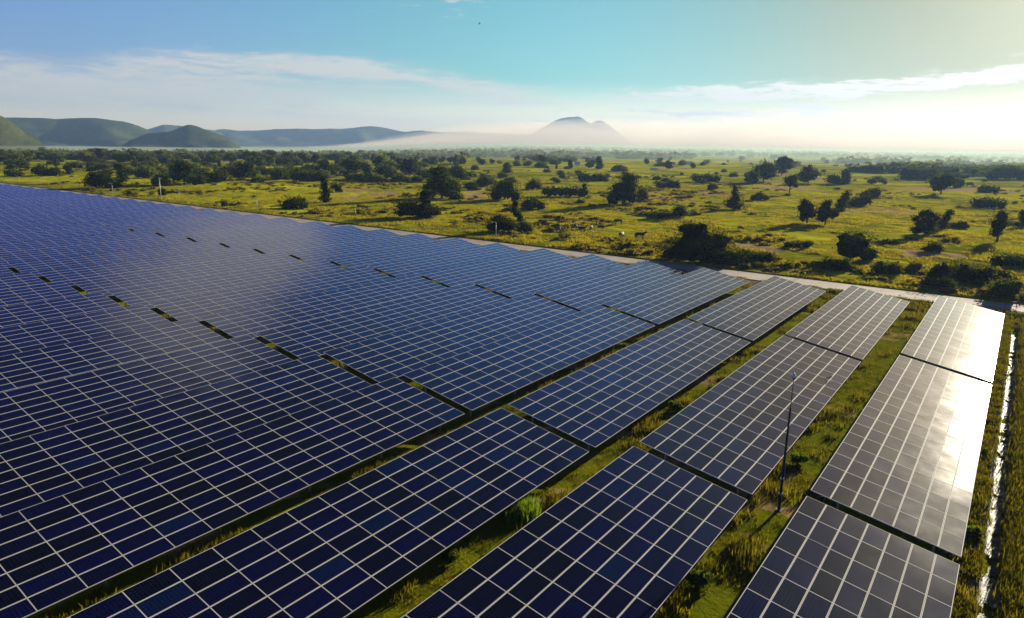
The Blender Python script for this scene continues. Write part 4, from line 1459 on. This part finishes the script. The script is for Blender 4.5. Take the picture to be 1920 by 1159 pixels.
# far woods that read as one mass
def far_woods():
    rg = np.random.RandomState(21)
    # three clump shapes, merged
    sh = []
    for k in range(6):
        W = 6.0; H = 5.0
        lobes, _ = shape_lobes(['round', 'dome', 'dome', 'round', 'column', 'low'][k], W, H, np.random.RandomState(300+k))
        V, F, R = lobe_leaves(lobes, 70, 2.1, np.random.RandomState(400+k), nclump=6)
        sh.append((V, F, R))
    az_ = []
    N = 3600
    Vs = []; Fs = []; Rs = []; b = 0
    c = 0
    while c < N:
        a = D2R(rg.uniform(-78, 12)); d = 620*math.exp(rg.uniform(0, 1.55))
        s, r = d*math.sin(a), d*math.cos(a)
        dens = float(fbm(np.array([s/170.]), np.array([r/260.]), 4, 55)[0])
        left = 1.0 if a < D2R(-40) else 0.55
        if dens < 0.56-0.10*left - 0.03*math.log(d/620): continue
        V, F, R = sh[rg.randint(6)]
        sc_ = rg.uniform(0.7, 1.5); t = rg.uniform(0, 6.28); ct, st = math.cos(t), math.sin(t)
        sx = sc_*rg.uniform(1.0, 2.2)
        P = np.stack([(V[:, 0]*ct-V[:, 1]*st)*sx+s, (V[:, 0]*st+V[:, 1]*ct)*sx+r, V[:, 2]*sc_-0.2+float(ground_z(s, r))], -1)
        Vs.append(P); Fs.append(F+b); Rs.append(np.clip(R*0.6+rg.uniform(0, 0.4), 0, 1)); b += len(P); c += 1
    me = make_mesh('woodland', np.concatenate(Vs), np.concatenate(Fs), M['leaf_mid'], attrs={'rand': ('FACE', np.concatenate(Rs))})
    o = link('woodland', me); o['kind'] = 'stuff'
    tag(o, 'far hazy woods spread over the plain up to the hills', 'woods')


far_woods()


# ------------------------------------------------------------------ grass
def grass_mesh(P, hmin, hmax, width, blades, rg, spread=0.16):
    m = len(P)
    P = np.repeat(P, blades, 0); n = len(P)
    a = rg.uniform(0, 6.28, n)
    hgt = rg.uniform(hmin, hmax, n)*np.repeat(rg.uniform(0.6, 1.25, m), blades)
    lean = rg.uniform(0.1, 0.6, n)*hgt
    b0 = P + np.stack([rg.normal(0, spread, n), rg.normal(0, spread, n), np.zeros(n)-0.03], -1)
    w_ = rg.uniform(0.6, 1.4, n)*width
    side = np.stack([-np.sin(a), np.cos(a), np.zeros(n)], -1)*w_[:, None]/2
    fwd = np.stack([np.cos(a), np.sin(a), np.zeros(n)], -1)
    mid = b0+fwd*(lean*0.35)[:, None]; mid[:, 2] += hgt*0.6
    tip = b0+fwd*lean[:, None]; tip[:, 2] += hgt
    V = np.stack([b0-side, b0+side, mid+side*0.8, tip, mid-side*0.8], 1).reshape(-1, 3)
    k = np.arange(n)*5
    F = np.stack([k, k+1, k+2, k+4], -1)
    T = np.stack([k+4, k+2, k+3, k+3], -1)[:, :3]
    R = np.clip(np.repeat(rg.rand(m), blades)*0.7+rg.rand(n)*0.3, 0, 1)
    return V, F, T, R


def link_grass(name, parts, mat, label, cat):
    V = np.concatenate([p[0] for p in parts]); off = np.cumsum([0]+[len(p[0]) for p in parts])
    Tq = []; R = []
    for p, o in zip(parts, off):
        q = p[1]+o
        Tq += [q[:, [0, 1, 2]], q[:, [0, 2, 3]], p[2]+o]; R += [p[3], p[3], p[3]]
    me = make_mesh(name, V, np.concatenate(Tq), mat, attrs={'rand': ('FACE', np.concatenate(R))})
    o = link(name, me); o['kind'] = 'stuff'; tag(o, label, cat)


def grass():
    rg = np.random.RandomState(8)
    # strips between the rows
    P = []
    TS = np.array(TABLE_S[:12])
    n = 150000
    s = rg.uniform(-80, 0.75, n); r = 6+97.5*rg.rand(n)
    dmin = np.abs(s[:, None]-TS[None]).min(1)
    d = np.hypot(s, r)
    keep = (dmin > 2.75) & (rg.rand(n) < np.clip(38/d, 0.12, 1)) & (fbm(s/1.3, r/1.3, 3, 3) > 0.42)
    keep &= np.hypot(s+7.8, r-37.5) > 1.3*rg.uniform(0.7, 1.3, n)
    s, r = s[keep], r[keep]
    P = np.stack([s, r, ground_z(s, r)], -1)
    tall = fbm(s/1.7, r/2.4, 3, 23)
    A = grass_mesh(P[tall <= 0.56], 0.07, 0.24, 0.03, 7, rg)
    A2 = grass_mesh(P[tall > 0.56], 0.22, 0.62, 0.05, 9, rg, 0.22)
    # field verge at the row ends
    n = 26000; s = rg.uniform(-120, 2, n); r = 98.6+6.0*rg.rand(n)**1.3
    k = fbm(s/1.5, r/1.5, 3, 6) > 0.4; s, r = s[k], r[k]
    B = grass_mesh(np.stack([s, r, ground_z(s, r)], -1), 0.10, 0.3, 0.06, 5, rg)
    # both banks of the drain
    n = 30000; s = 2.0+10*rg.rand(n)**1.5; r = rg.uniform(25, 103, n)
    C = grass_mesh(np.stack([s, r, ground_z(s, r)], -1), 0.2, 0.65, 0.05, 7, rg)
    n = 6000; s = rg.uniform(0.1, 0.85, n); r = rg.uniform(25, 99, n)
    k = fbm(s*2, r/1.0, 3, 16) > 0.45; s, r = s[k], r[k]
    C2 = grass_mesh(np.stack([s, r, ground_z(s, r)], -1), 0.1, 0.4, 0.04, 7, rg)
    link_grass('grass', [A, A2, B, C, C2], M['grass'], 'yellow green grass growing between the solar rows and beside the drain', 'grass')
    # pasture
    n = 380000
    a = D2R(1)*rg.uniform(-77, 8, n); d = 112*np.exp(rg.rand(n)*1.25)
    s, r = d*np.sin(a), d*np.cos(a)
    k = (r > 111.3) & (fbm(s/5., r/5., 4, 41) > 0.50) & (rg.rand(n) < np.clip(150/d, 0.2, 1))
    s, r = s[k], r[k]; d = d[k]
    P = np.stack([s, r, ground_z(s, r)], -1)
    A = grass_mesh(P, 0.12, 0.42, 0.11, 5, rg, 0.3)
    link_grass('pasture_grass', [A], M['pasture'], 'tufted yellow green pasture grass beyond the concrete lane', 'grass')


grass()


# weed clumps in the strips (each one a thing)
def weed(s, r, W, H, lab, seed):
    rg = np.random.RandomState(seed)
    lobes = [(rg.uniform(-.3, .3)*W, rg.uniform(-.3, .3)*W, H*rg.uniform(.3, .7), W*.3, W*.3, H*.33) for _ in range(6)]
    V, F, R = lobe_leaves(lobes, 1300, 0.13, rg, 0.3)
    if H > 1.5:      # a tussock of long fresh blades
        q = rg.normal(0, 1, (170, 2))*W*0.24
        P = np.stack([q[:, 0], q[:, 1], np.zeros(170)], -1)
        V, F, T, R = grass_mesh(P, H*0.25, H*0.62, 0.05, 10, rg, 0.16)
        F = np.concatenate([F[:, [0, 1, 2]], F[:, [0, 2, 3]], T]); R = np.concatenate([R, R, R])
    o = link('weed_clump', make_mesh('weed_clump', V, F, M['weed'], attrs={'rand': ('FACE', R)}), None, (s, r, float(ground_z(s, r))))
    tag(o, lab, 'weeds')
    if H > 1.5: o.data.materials[0] = M['weed_bright']


for k, (s, r, W, H, lab) in enumerate(WEEDS): weed(s, r, W, H, lab, 60+k)


# low scrub tufts and hummocks strewn over the pasture: ground cover nobody could count
def scrub():
    rg = np.random.RandomState(31)
    Vs = []; Fs = []; Rs = []; b = 0
    sh = []
    for k in range(8):
        lobes = [(rg.uniform(-.5, .5), rg.uniform(-.5, .5), rg.uniform(.1, .3), rg.uniform(.3, .5), rg.uniform(.3, .5), rg.uniform(.15, .35)) for _ in range(4)]
        sh.append(lobe_leaves(lobes, 110, 0.30, rg, nclump=6))
    c = 0
    while c < 1900:
        a = D2R(rg.uniform(-76, 6)); d = 113*math.exp(rg.rand()*1.5)
        s, r = d*math.sin(a), d*math.cos(a)
        if r < 112.5: continue
        f = float(fbm(np.array([s/22.]), np.array([r/30.]), 4, 63)[0])
        if f < 0.50+0.1*rg.rand() + 0.08*(d < 165): continue
        V, F, R = sh[rg.randint(8)]
        sc_ = rg.uniform(0.5, 1.0)*(1+1.2*rg.rand()**5); sx = sc_*rg.uniform(1.0, 2.0); t = rg.uniform(0, 6.28); ct, st = math.cos(t), math.sin(t)
        z = float(ground_z(s, r))
        Vs.append(np.stack([(V[:, 0]*ct-V[:, 1]*st)*sx+s, (V[:, 0]*st+V[:, 1]*ct)*sx+r, V[:, 2]*sc_*1.1+z-0.05], -1))
        Fs.append(F+b); Rs.append(np.clip(R*0.5+rg.uniform(0, 0.5), 0, 1)); b += len(V); c += 1
    o = link('scrub_tufts', make_mesh('scrub_tufts', np.concatenate(Vs), np.concatenate(Fs), M['scrub'], attrs={'rand': ('FACE', np.concatenate(Rs))}))
    o['kind'] = 'stuff'; tag(o, 'low olive scrub tufts strewn over the pasture beyond the lane', 'ground cover')


scrub()

# ------------------------------------------------------------------ drain liner
def liner():
    rr = np.arange(24, 95.5, 0.14); q = np.linspace(0, 1, 12)
    Q, R = np.meshgrid(q, rr)
    S = 0.86 + 0.86*Q + (fbm(R/3., Q*0+2, 3, 4)-0.5)*0.35 + (fbm(R/0.7, Q*0+7, 2, 6)-.5)*0.10*(Q > 0.8)
    Z = ground_z(S, R)+0.03 + fbm(R/0.35, Q*5., 3, 14)*0.13 + 0.05*(Q < 0.1)
    idx = np.arange(Q.size).reshape(Q.shape)
    F = np.stack([idx[:-1, :-1], idx[:-1, 1:], idx[1:, 1:], idx[1:, :-1]], -1).reshape(-1, 4)
    tear = fbm(S*1.5+3, R/1.1, 4, 44).reshape(-1)
    F = F[tear[F[:, 0]] < 0.62]
    o = link('plastic_liner', make_mesh('plastic_liner', np.stack([S, R, Z], -1).reshape(-1, 3), F, M['liner'], smooth=True))
    tag(o, 'crumpled silver and white plastic sheet lining the drain beside the outermost row', 'plastic sheet')


liner()

# ------------------------------------------------------------------ lamp posts, poles, fence
def lamp_post(s, r, h, lab, flip=1):
    t = thing('street_lamp', lab, 'street lamp', (s, r, float(ground_z(s, r))), -YAW, 'lamp posts along the concrete lane')
    b = MB(); b.tube([(0, 0, -0.3), (0, 0, h*0.5), (0, 0, h*0.86)], [0.075, 0.06, 0.045], 8)
    link('pole', b.mesh('pole', M['whitepole'], True), t)
    b = MB()
    pts = [(0, 0, h*0.84)] + [(-0.32*flip*(1-math.cos(a)), 0, h*0.86+0.42*math.sin(a)) for a in (0.5, 1.0, 1.5708)] + [(-0.75*flip, 0, h*0.86+0.36)]
    b.tube(pts, [0.045, 0.045, 0.042, 0.04, 0.035], 8)
    link('arm', b.mesh('arm', M['whitepole'], True), t)
    b = MB()
    b.tube([(-0.62*flip, 0, h*0.86+0.36), (-0.72*flip, 0, h*0.86+0.345), (-1.0*flip, 0, h*0.86+0.27), (-1.12*flip, 0, h*0.86+0.21)], [0.05, 0.13, 0.14, 0.05], 8)
    link('lamp_head', b.mesh('lamp_head', M['whitepole'], True), t)


for (s, r, h, lab) in LAMPS: lamp_post(s, r, h, lab)

t = thing('utility_pole', 'tall pale pole with a short crossarm at the lane end of the rows', 'pole', (-215.4, 111.9, float(ground_z(-215.4, 111.9))))
b = MB(); b.tube([(0, 0, -0.4), (0, 0, 3.6), (0, 0, 7.2)], [0.13, 0.11, 0.08], 10); link('pole', b.mesh('pole', M['whitepole'], True), t)
b = MB(); b.box(-0.06, 1.0, -0.05, 0.05, 6.75, 6.87); link('crossarm', b.mesh('crossarm', M['whitepole']), t)
b = MB(); b.tube([(0.9, 0, 6.86), (0.9, 0, 6.95), (0.9, 0, 7.1)], [0.05, 0.07, 0.03], 8); link('insulator', b.mesh('insulator', M['whitepole'], True), t)

mx, my = MAST[0], MAST[1]; mh = MAST[2]
t = thing('lightning_mast', 'thin dark mast with a pointed tip standing in grass between two rows', 'mast', (mx, my, float(ground_z(mx, my))))
b = MB(); b.tube([(0, 0, -0.3), (0, 0, 0.02), (0, 0, mh*0.35), (0, 0, mh*0.75), (0, 0, mh*0.755)], [0.08, 0.08, 0.066, 0.048, 0.028], 12); link('pole', b.mesh('pole', M['darkpole'], True), t)
b = MB(); b.tube([(0, 0, mh*0.74), (0, 0, mh*0.95)], [0.024, 0.018], 8); link('rod', b.mesh('rod', M['darkpole'], True), t)
b = MB(); b.tube([(0, 0, mh-0.46), (0, 0, mh-0.34), (0, 0, mh-0.24), (0, 0, mh)], [0.02, 0.12, 0.115, 0.008], 8); link('finial', b.mesh('finial', M['steel'], True), t)
b = MB(); b.box(-0.17, 0.17, -0.17, 0.17, -0.1, 0.05); link('base_plate', b.mesh('base_plate', M['darkpole']), t)
b = MB(); b.tube([(0, 0, 1.0), (0, 0, 1.06)], [0.105, 0.105], 12); b.tube([(0, 0, 1.9), (0, 0, 1.96)], [0.10, 0.10], 12); link('clamp', b.mesh('clamp', M['steel']), t)
b = MB(); b.tube([(0.1, 0.02, 0.0), (0.095, 0.02, 2.0), (0.075, 0.02, mh*0.74)], [0.012, 0.012, 0.012], 6); link('down_cable', b.mesh('down_cable', M['steel']), t)

# wire fence between the roadside ditch and the pasture
f0, f1, fr = -350.0, 6.0, 112.1
t = thing('wire_fence', 'low wire fence with thin posts along the far edge of the concrete lane', 'fence', (0, fr, 0))
b = MB(); b.tube([(0, 0, -0.4), (0, 0, 1.2)], [0.025, 0.022], 6); fp = b.mesh('post', M['bark'])
NPOST = 90
for k in range(NPOST):
    x = f0+(f1-f0)*k/(NPOST-1)
    link('post', fp, t, (x, 0, float(ground_z(x, fr))))
b = MB()
for z in (0.35, 0.75, 1.15): b.tube([(f0, 0, z), (f1, 0, z)], [0.008, 0.008], 4)
link('wires', b.mesh('wires', M['steel']), t)

# ------------------------------------------------------------------ cattle
def cow_mesh(pose):
    """one continuous skinned body; pose: 'graze' or 'stand' or 'lie'; about 2.2 m long facing +x"""
    g = {'graze': [(1.05, 0.62, .13), (1.28, 0.30, .09), (1.42, 0.12, .065)], 'stand': [(0.98, 1.35, .15), (1.2, 1.42, .12), (1.5, 1.28, .08)], 'lie': [(0.95, 0.85, .15), (1.15, 1.0, .12), (1.45, .9, .08)]}[pose]
    dz = -0.55 if pose == 'lie' else 0.0
    V = []; E = []; R = []
    def add(p, r, par=None):
        V.append(p); R.append(r)
        if par is not None: E.append((par, len(V)-1))
        return len(V)-1
    a = add((-0.55, 0, 1.08+dz), .27)
    b_ = add((0.0, 0, 1.02+dz), .31, a); c = add((0.5, 0, 1.06+dz), .27, b_); d = add((0.78, 0, 1.14+dz), .19, c)
    pr = d
    for (x, z, r) in g: pr = add((x, 0, z), r, pr)
    hip = add((-0.80, 0, 1.12+dz), .20, a)
    tl = add((-0.92, 0, 1.10+dz), .05, hip); tl = add((-0.99, 0, 0.75+dz*0.5), .03, tl); add((-0.97, 0, 0.45 if pose != 'lie' else 0.1), .045, tl)
    for sy in (-1, 1):
        if pose == 'lie':
            k = add((0.5, sy*.24, 0.32), .12, c); k = add((0.85, sy*.28, 0.14), .07, k); add((0.55, sy*.30, 0.08), .06, k)
            k = add((-0.6, sy*.28, 0.34), .15, a); k = add((-0.25, sy*.34, 0.14), .08, k); add((-0.6, sy*.36, 0.08), .06, k)
        else:
            k = add((0.52, sy*.17, 0.72), .13, c); k = add((0.53+.05*sy, sy*.17, 0.40), .075, k); k = add((0.52+.08*sy, sy*.17, 0.12), .05, k); add((0.56+.08*sy, sy*.17, 0.03), .06, k)
            k = add((-0.66, sy*.18, 0.78), .16, hip); k = add((-0.60-.06*sy, sy*.18, 0.58), .11, k); k = add((-0.76-.06*sy, sy*.18, 0.40), .065, k); k = add((-0.74-.06*sy, sy*.18, 0.12), .05, k); add((-0.70-.06*sy, sy*.18, 0.03), .06, k)
        hx, _, hz = V[pr]
        px_, _, pz = V[pr-1] if pose != 'lie' else V[pr-1]
    head = d+2
    for sy in (-1, 1):
        x, _, z = V[head]
        e = add((x-0.03, sy*.14, z+.05), .035, head); add((x-0.05, sy*.26, z+.04), .04, e)
        e = add((x-0.02, sy*.07, z+.12), .03, head); add((x+0.02, sy*.15, z+.26), .014, e)
    me = bpy.data.meshes.new('cow'); me.from_pydata(V, E, [])
    o = bpy.data.objects.new('cow', me); COL.objects.link(o)
    sk = o.modifiers.new('skin', 'SKIN'); sk.use_smooth_shade = True
    for i, sv in enumerate(me.skin_vertices[0].data):
        sv.radius = (R[i], R[i]); sv.use_root = (i == 1)
    sb = o.modifiers.new('sub', 'SUBSURF'); sb.levels = 1; sb.render_levels = 1
    dg = bpy.context.evaluated_depsgraph_get()
    out = bpy.data.meshes.new_from_object(o.evaluated_get(dg))
    bpy.data.objects.remove(o)
    out.name = 'cow'
    return out


def hide_material(name, c1, c2, th):
    mt, nt, out = material(name)
    pos = nt.n('ShaderNodeTexCoord').outputs['Object']
    c = nt.mix(nt.step(nt.noise(pos, 1.7, 2.0), th, th+0.03), c1, c2)
    principled(nt, out, c, 0.7, 0, 0.3)
    return mt


HIDES = [hide_material('black hide', (0.012, 0.010, 0.009), (0.03, 0.022, 0.018), .5), hide_material('tan hide', (0.11, 0.06, 0.03), (0.20, 0.15, 0.10), .6),
         hide_material('brown hide', (0.10, 0.045, 0.02), (0.14, 0.07, 0.03), .5), hide_material('black and white hide', (0.014, 0.012, 0.01), (0.5, 0.46, 0.4), .62),
         hide_material('white and dark hide', (0.20, 0.17, 0.13), (0.03, 0.02, 0.015), .46), hide_material('grey hide', (0.13, 0.11, 0.09), (0.18, 0.16, 0.13), .5)]
COWM = {p: cow_mesh(p) for p in ('graze', 'stand', 'lie')}
for k, (s, r, ln, pose, hide, ang, lab) in enumerate(HERD):
    me = COWM[pose].copy(); me.materials.clear(); me.materials.append(HIDES[hide])
    o = link('cow', me, None, (s, r, float(ground_z(s, r))-0.02), (0, 0, -YAW+D2R(ang)), (ln, ln, ln))
    tag(o, lab, 'cow', 'cattle grazing beyond the lane')

# ------------------------------------------------------------------ far sheds, bird
M['shedwall'] = plain('whitewashed wall', (0.62, 0.6, 0.55), 0.8)
M['shedroof'] = plain('sheet metal roof', (0.66, 0.66, 0.66), 0.35, 0.4)
for (s, r, W, H, lab) in SHEDS:
    t = thing('shed', lab, 'shed', (s, r, float(ground_z(s, r))), -YAW)
    b = MB(); b.box(-W/2, W/2, -W*0.3, W*0.3, -0.3, H*0.62); link('wall', b.mesh('wall', M['shedwall']), t)
    b = MB()
    x, y, z0, z1 = W/2+0.4, W*0.3+0.4, H*0.60, H
    b.add([(-x, -y, z0), (x, -y, z0), (x, 0, z1), (-x, 0, z1), (-x, y, z0), (x, y, z0)], [[0, 1, 2, 3], [3, 2, 5, 4], [0, 3, 4], [1, 5, 2]])
    link('roof', b.mesh('roof', M['shedroof']), t)


def bird(loc, lab, perched, sc_=1.0):
    b = MB()
    b.tube([(-0.16, 0, -0.02), (-0.08, 0, 0.0), (0.02, 0, 0.02), (0.09, 0, 0.07), (0.14, 0, 0.10), (0.19, 0, 0.09)], [0.012, 0.035, 0.055, 0.035, 0.03, 0.004], 8)
    if perched:
        b.add([(-0.10, -.05, .03), (-0.28, -.02, -.08), (-0.28, .02, -.08), (-0.10, .05, .03)], [[0, 1, 2, 3]])
        b.tube([(0.0, -.02, -.12), (0.0, -.02, -.02)], [.006, .006], 5); b.tube([(0.0, .02, -.12), (0.0, .02, -.02)], [.006, .006], 5)
    else:
        for sy in (-1, 1):
            b.add([(0.05, sy*.04, .03), (0.06, sy*.22, .16), (-.05, sy*.42, .14), (-.05, sy*.2, .13), (-0.06, sy*.04, .03)], [[0, 1, 2, 3, 4]])
        b.add([(-0.12, -.02, 0), (-0.26, -.05, 0), (-0.26, .05, 0), (-0.12, .02, 0)], [[0, 1, 2, 3]])
    o = link('bird', b.mesh('bird', M['darkpole'], True), None, loc, (0, 0, 0.7), (sc_,)*3)
    tag(o, lab, 'bird')


bird(BIRD_PERCH, 'small dark bird perched on the second row from the drain', True, 1.3)
bird(BIRD_FLY, 'tiny dark bird flying high in the clear sky', False, 0.55)


# ------------------------------------------------------------------ hills
def hill(name, D, prof, depth, seed, rough):
    azs = np.radians(np.array([p[0] for p in prof])); hs = np.array([p[1] for p in prof], float)
    na = int(max(60, (azs[-1]-azs[0])*D/26)); nd = 46
    A = np.linspace(azs[0], azs[-1], na)
    Hc = np.interp(A, azs, hs)
    k = np.array([0.15, 0.7, 0.15]); Hc[1:-1] = np.convolve(Hc, k, 'valid')
    q = np.linspace(-1, 1, nd)
    AA, QQ = np.meshgrid(A, q); HH = np.meshgrid(Hc, q)[0]
    R = D + QQ*depth
    X, Y = R*np.sin(AA), R*np.cos(AA)
    bell = np.where(QQ < 0, (1-np.abs(QQ))**0.95, (1-np.abs(QQ))**1.25)
    rid = np.abs(fbm(X/rough, Y/rough, 5, seed)-0.5)*2
    spur = np.abs(fbm(AA*D/(rough*1.3)+0.35*QQ, QQ*1.2+seed, 3, seed+7)-0.5)*2
    gz = ground_z(X, Y)
    tq = (AA-azs[0])/(azs[-1]-azs[0])
    tp = 0.05 if name in ('range', 'long', 'peak') else 0.16
    rel = (HH-gz)*sstep(0.0, tp, tq)*sstep(0.0, tp, 1-tq)
    Z = gz + np.maximum(rel, 0)*bell*(1-0.55*(1-bell)*(1-rid*1.4).clip(0, 1))*(1-0.95*(4*bell*(1-bell))*(1-spur*1.8).clip(0, 1)) + (fbm(X/60, Y/60, 4, seed+3)-0.5)*0.05*rel.clip(0, 200)
    Z = Z - 3*(np.abs(QQ) > 0.98) - 4*(rel < 1)
    idx = np.arange(AA.size).reshape(AA.shape)
    F = np.stack([idx[:-1, :-1], idx[:-1, 1:], idx[1:, 1:], idx[1:, :-1]], -1).reshape(-1, 4)
    o = link('hill', make_mesh('hill', np.stack([X, Y, Z], -1).reshape(-1, 3), F, M['hill'], smooth=True)); o['kind'] = 'structure'


for k, (nm, depth, rough) in enumerate([('near', 500, 120), ('long', 950, 200), ('cone', 560, 150), ('back', 600, 240), ('range', 850, 260), ('peak', 800, 260)]):
    D, prof = HILLS[nm]
    hill(nm, D, prof, depth, 11+k*5, rough)

# ------------------------------------------------------------------ air: haze over the plain and a fog bank below the lone peak
def volume_mat(name, density, color, aniso):
    mt = bpy.data.materials.new(name); mt.use_nodes = True
    nt = NT(mt.node_tree); out = nt.n('ShaderNodeOutputMaterial')
    v = nt.n('ShaderNodeVolumePrincipled')
    v.inputs['Density'].default_value = density
    v.inputs['Color'].default_value = (*color, 1)
    v.inputs['Anisotropy'].default_value = aniso
    nt.t.links.new(v.outputs[0], out.inputs['Volume'])
    return mt


b = MB(); b.box(-7000, 7000, -2500, 7000, -40.0, 285.0)
hz = link('haze', b.mesh('haze', volume_mat('haze', 1.45e-4, (0.19, 0.30, 0.50), 0.28))); hz['kind'] = 'stuff'


def fog_bank():
    az_ = np.radians(np.linspace(-52, 14, 150)); q = np.linspace(-1, 1, 25)
    A, Q = np.meshgrid(az_, q)
    R = 3700+Q*900
    X, Y = R*np.sin(A), R*np.cos(A)
    env = sstep(math.radians(-52), math.radians(-33), A)
    env = 0.30*sstep(math.radians(-52), math.radians(-40), A)+0.70*env
    dome = np.sqrt(np.clip(1-Q*Q, 0, 1))*(1-sstep(math.radians(10), math.radians(14), A))
    for k, (hk, lab) in enumerate([(0.42, 'dense lowest layer of the morning fog bank below the lone mountain'), (0.72, 'middle layer of the pale fog bank below the lone mountain'), (1.0, 'thin wispy upper layer of the fog bank around the lone mountain')]):
        top = 3.0 + 1.5*k + env*dome*hk*(62 + 215*np.clip(fbm(X/420+k*3.1, Y/650, 6, 71+k)-0.12, 0, 1))
        fz = ground_z(X, Y)
        top = top+fz
        n = A.size
        V = np.concatenate([np.stack([X, Y, top], -1).reshape(-1, 3), np.stack([X, Y, fz+2.0-0.2*k], -1).reshape(-1, 3)])
        idx = np.arange(n).reshape(A.shape)
        F = np.stack([idx[:-1, :-1], idx[:-1, 1:], idx[1:, 1:], idx[1:, :-1]], -1).reshape(-1, 4)
        rim = np.concatenate([idx[0, :], idx[1:, -1], idx[-1, -2::-1], idx[-2:0:-1, 0]])
        r2_ = np.roll(rim, -1)
        Fs = np.stack([rim, rim+n, r2_+n, r2_], -1)
        o = link('fog', make_mesh('fog', V, np.concatenate([F, F[:, ::-1]+n, Fs]), fogmat, smooth=True))
        o['kind'] = 'stuff'; tag(o, lab, 'fog')


fogmat = volume_mat('fog', 4.6e-4, (0.60, 0.53, 0.46), 0.28)
fog_bank()
az_ = np.radians(np.linspace(-82, 16, 60))
rr_ = [720, 900, 1100, 1600, 2200, 2900]
vs = []; fs = []
for r_ in rr_:
    for a_ in az_:
        hgt = 8 + 8*float(sstep(700, 1500, r_))
        gz = float(ground_z(r_*math.sin(a_), r_*math.cos(a_)))
        vs += [(r_*math.sin(a_), r_*math.cos(a_), hgt+gz), (r_*math.sin(a_), r_*math.cos(a_), 1.2+gz)]
na_, nr_ = len(az_), len(rr_)
def vi(i, j, k): return 2*(i*na_+j)+k
for i in range(nr_-1):
    for j in range(na_-1):
        fs.append([vi(i, j, 0), vi(i, j+1, 0), vi(i+1, j+1, 0), vi(i+1, j, 0)]); fs.append([vi(i+1, j, 1), vi(i+1, j+1, 1), vi(i, j+1, 1), vi(i, j, 1)])
for j in range(na_-1):
    fs.append([vi(0, j, 1), vi(0, j+1, 1), vi(0, j+1, 0), vi(0, j, 0)]); fs.append([vi(nr_-1, j, 0), vi(nr_-1, j+1, 0), vi(nr_-1, j+1, 1), vi(nr_-1, j, 1)])
for i in range(nr_-1):
    fs.append([vi(i, 0, 0), vi(i+1, 0, 0), vi(i+1, 0, 1), vi(i, 0, 1)]); fs.append([vi(i, na_-1, 1), vi(i+1, na_-1, 1), vi(i+1, na_-1, 0), vi(i, na_-1, 0)])
o = link('mist', make_mesh('mist', vs, fs, volume_mat('mist', 1.1e-3, (0.28, 0.34, 0.285), 0.35))); o['kind'] = 'stuff'
tag(o, 'thin low mist over the far plain between the woods and the hills', 'mist')
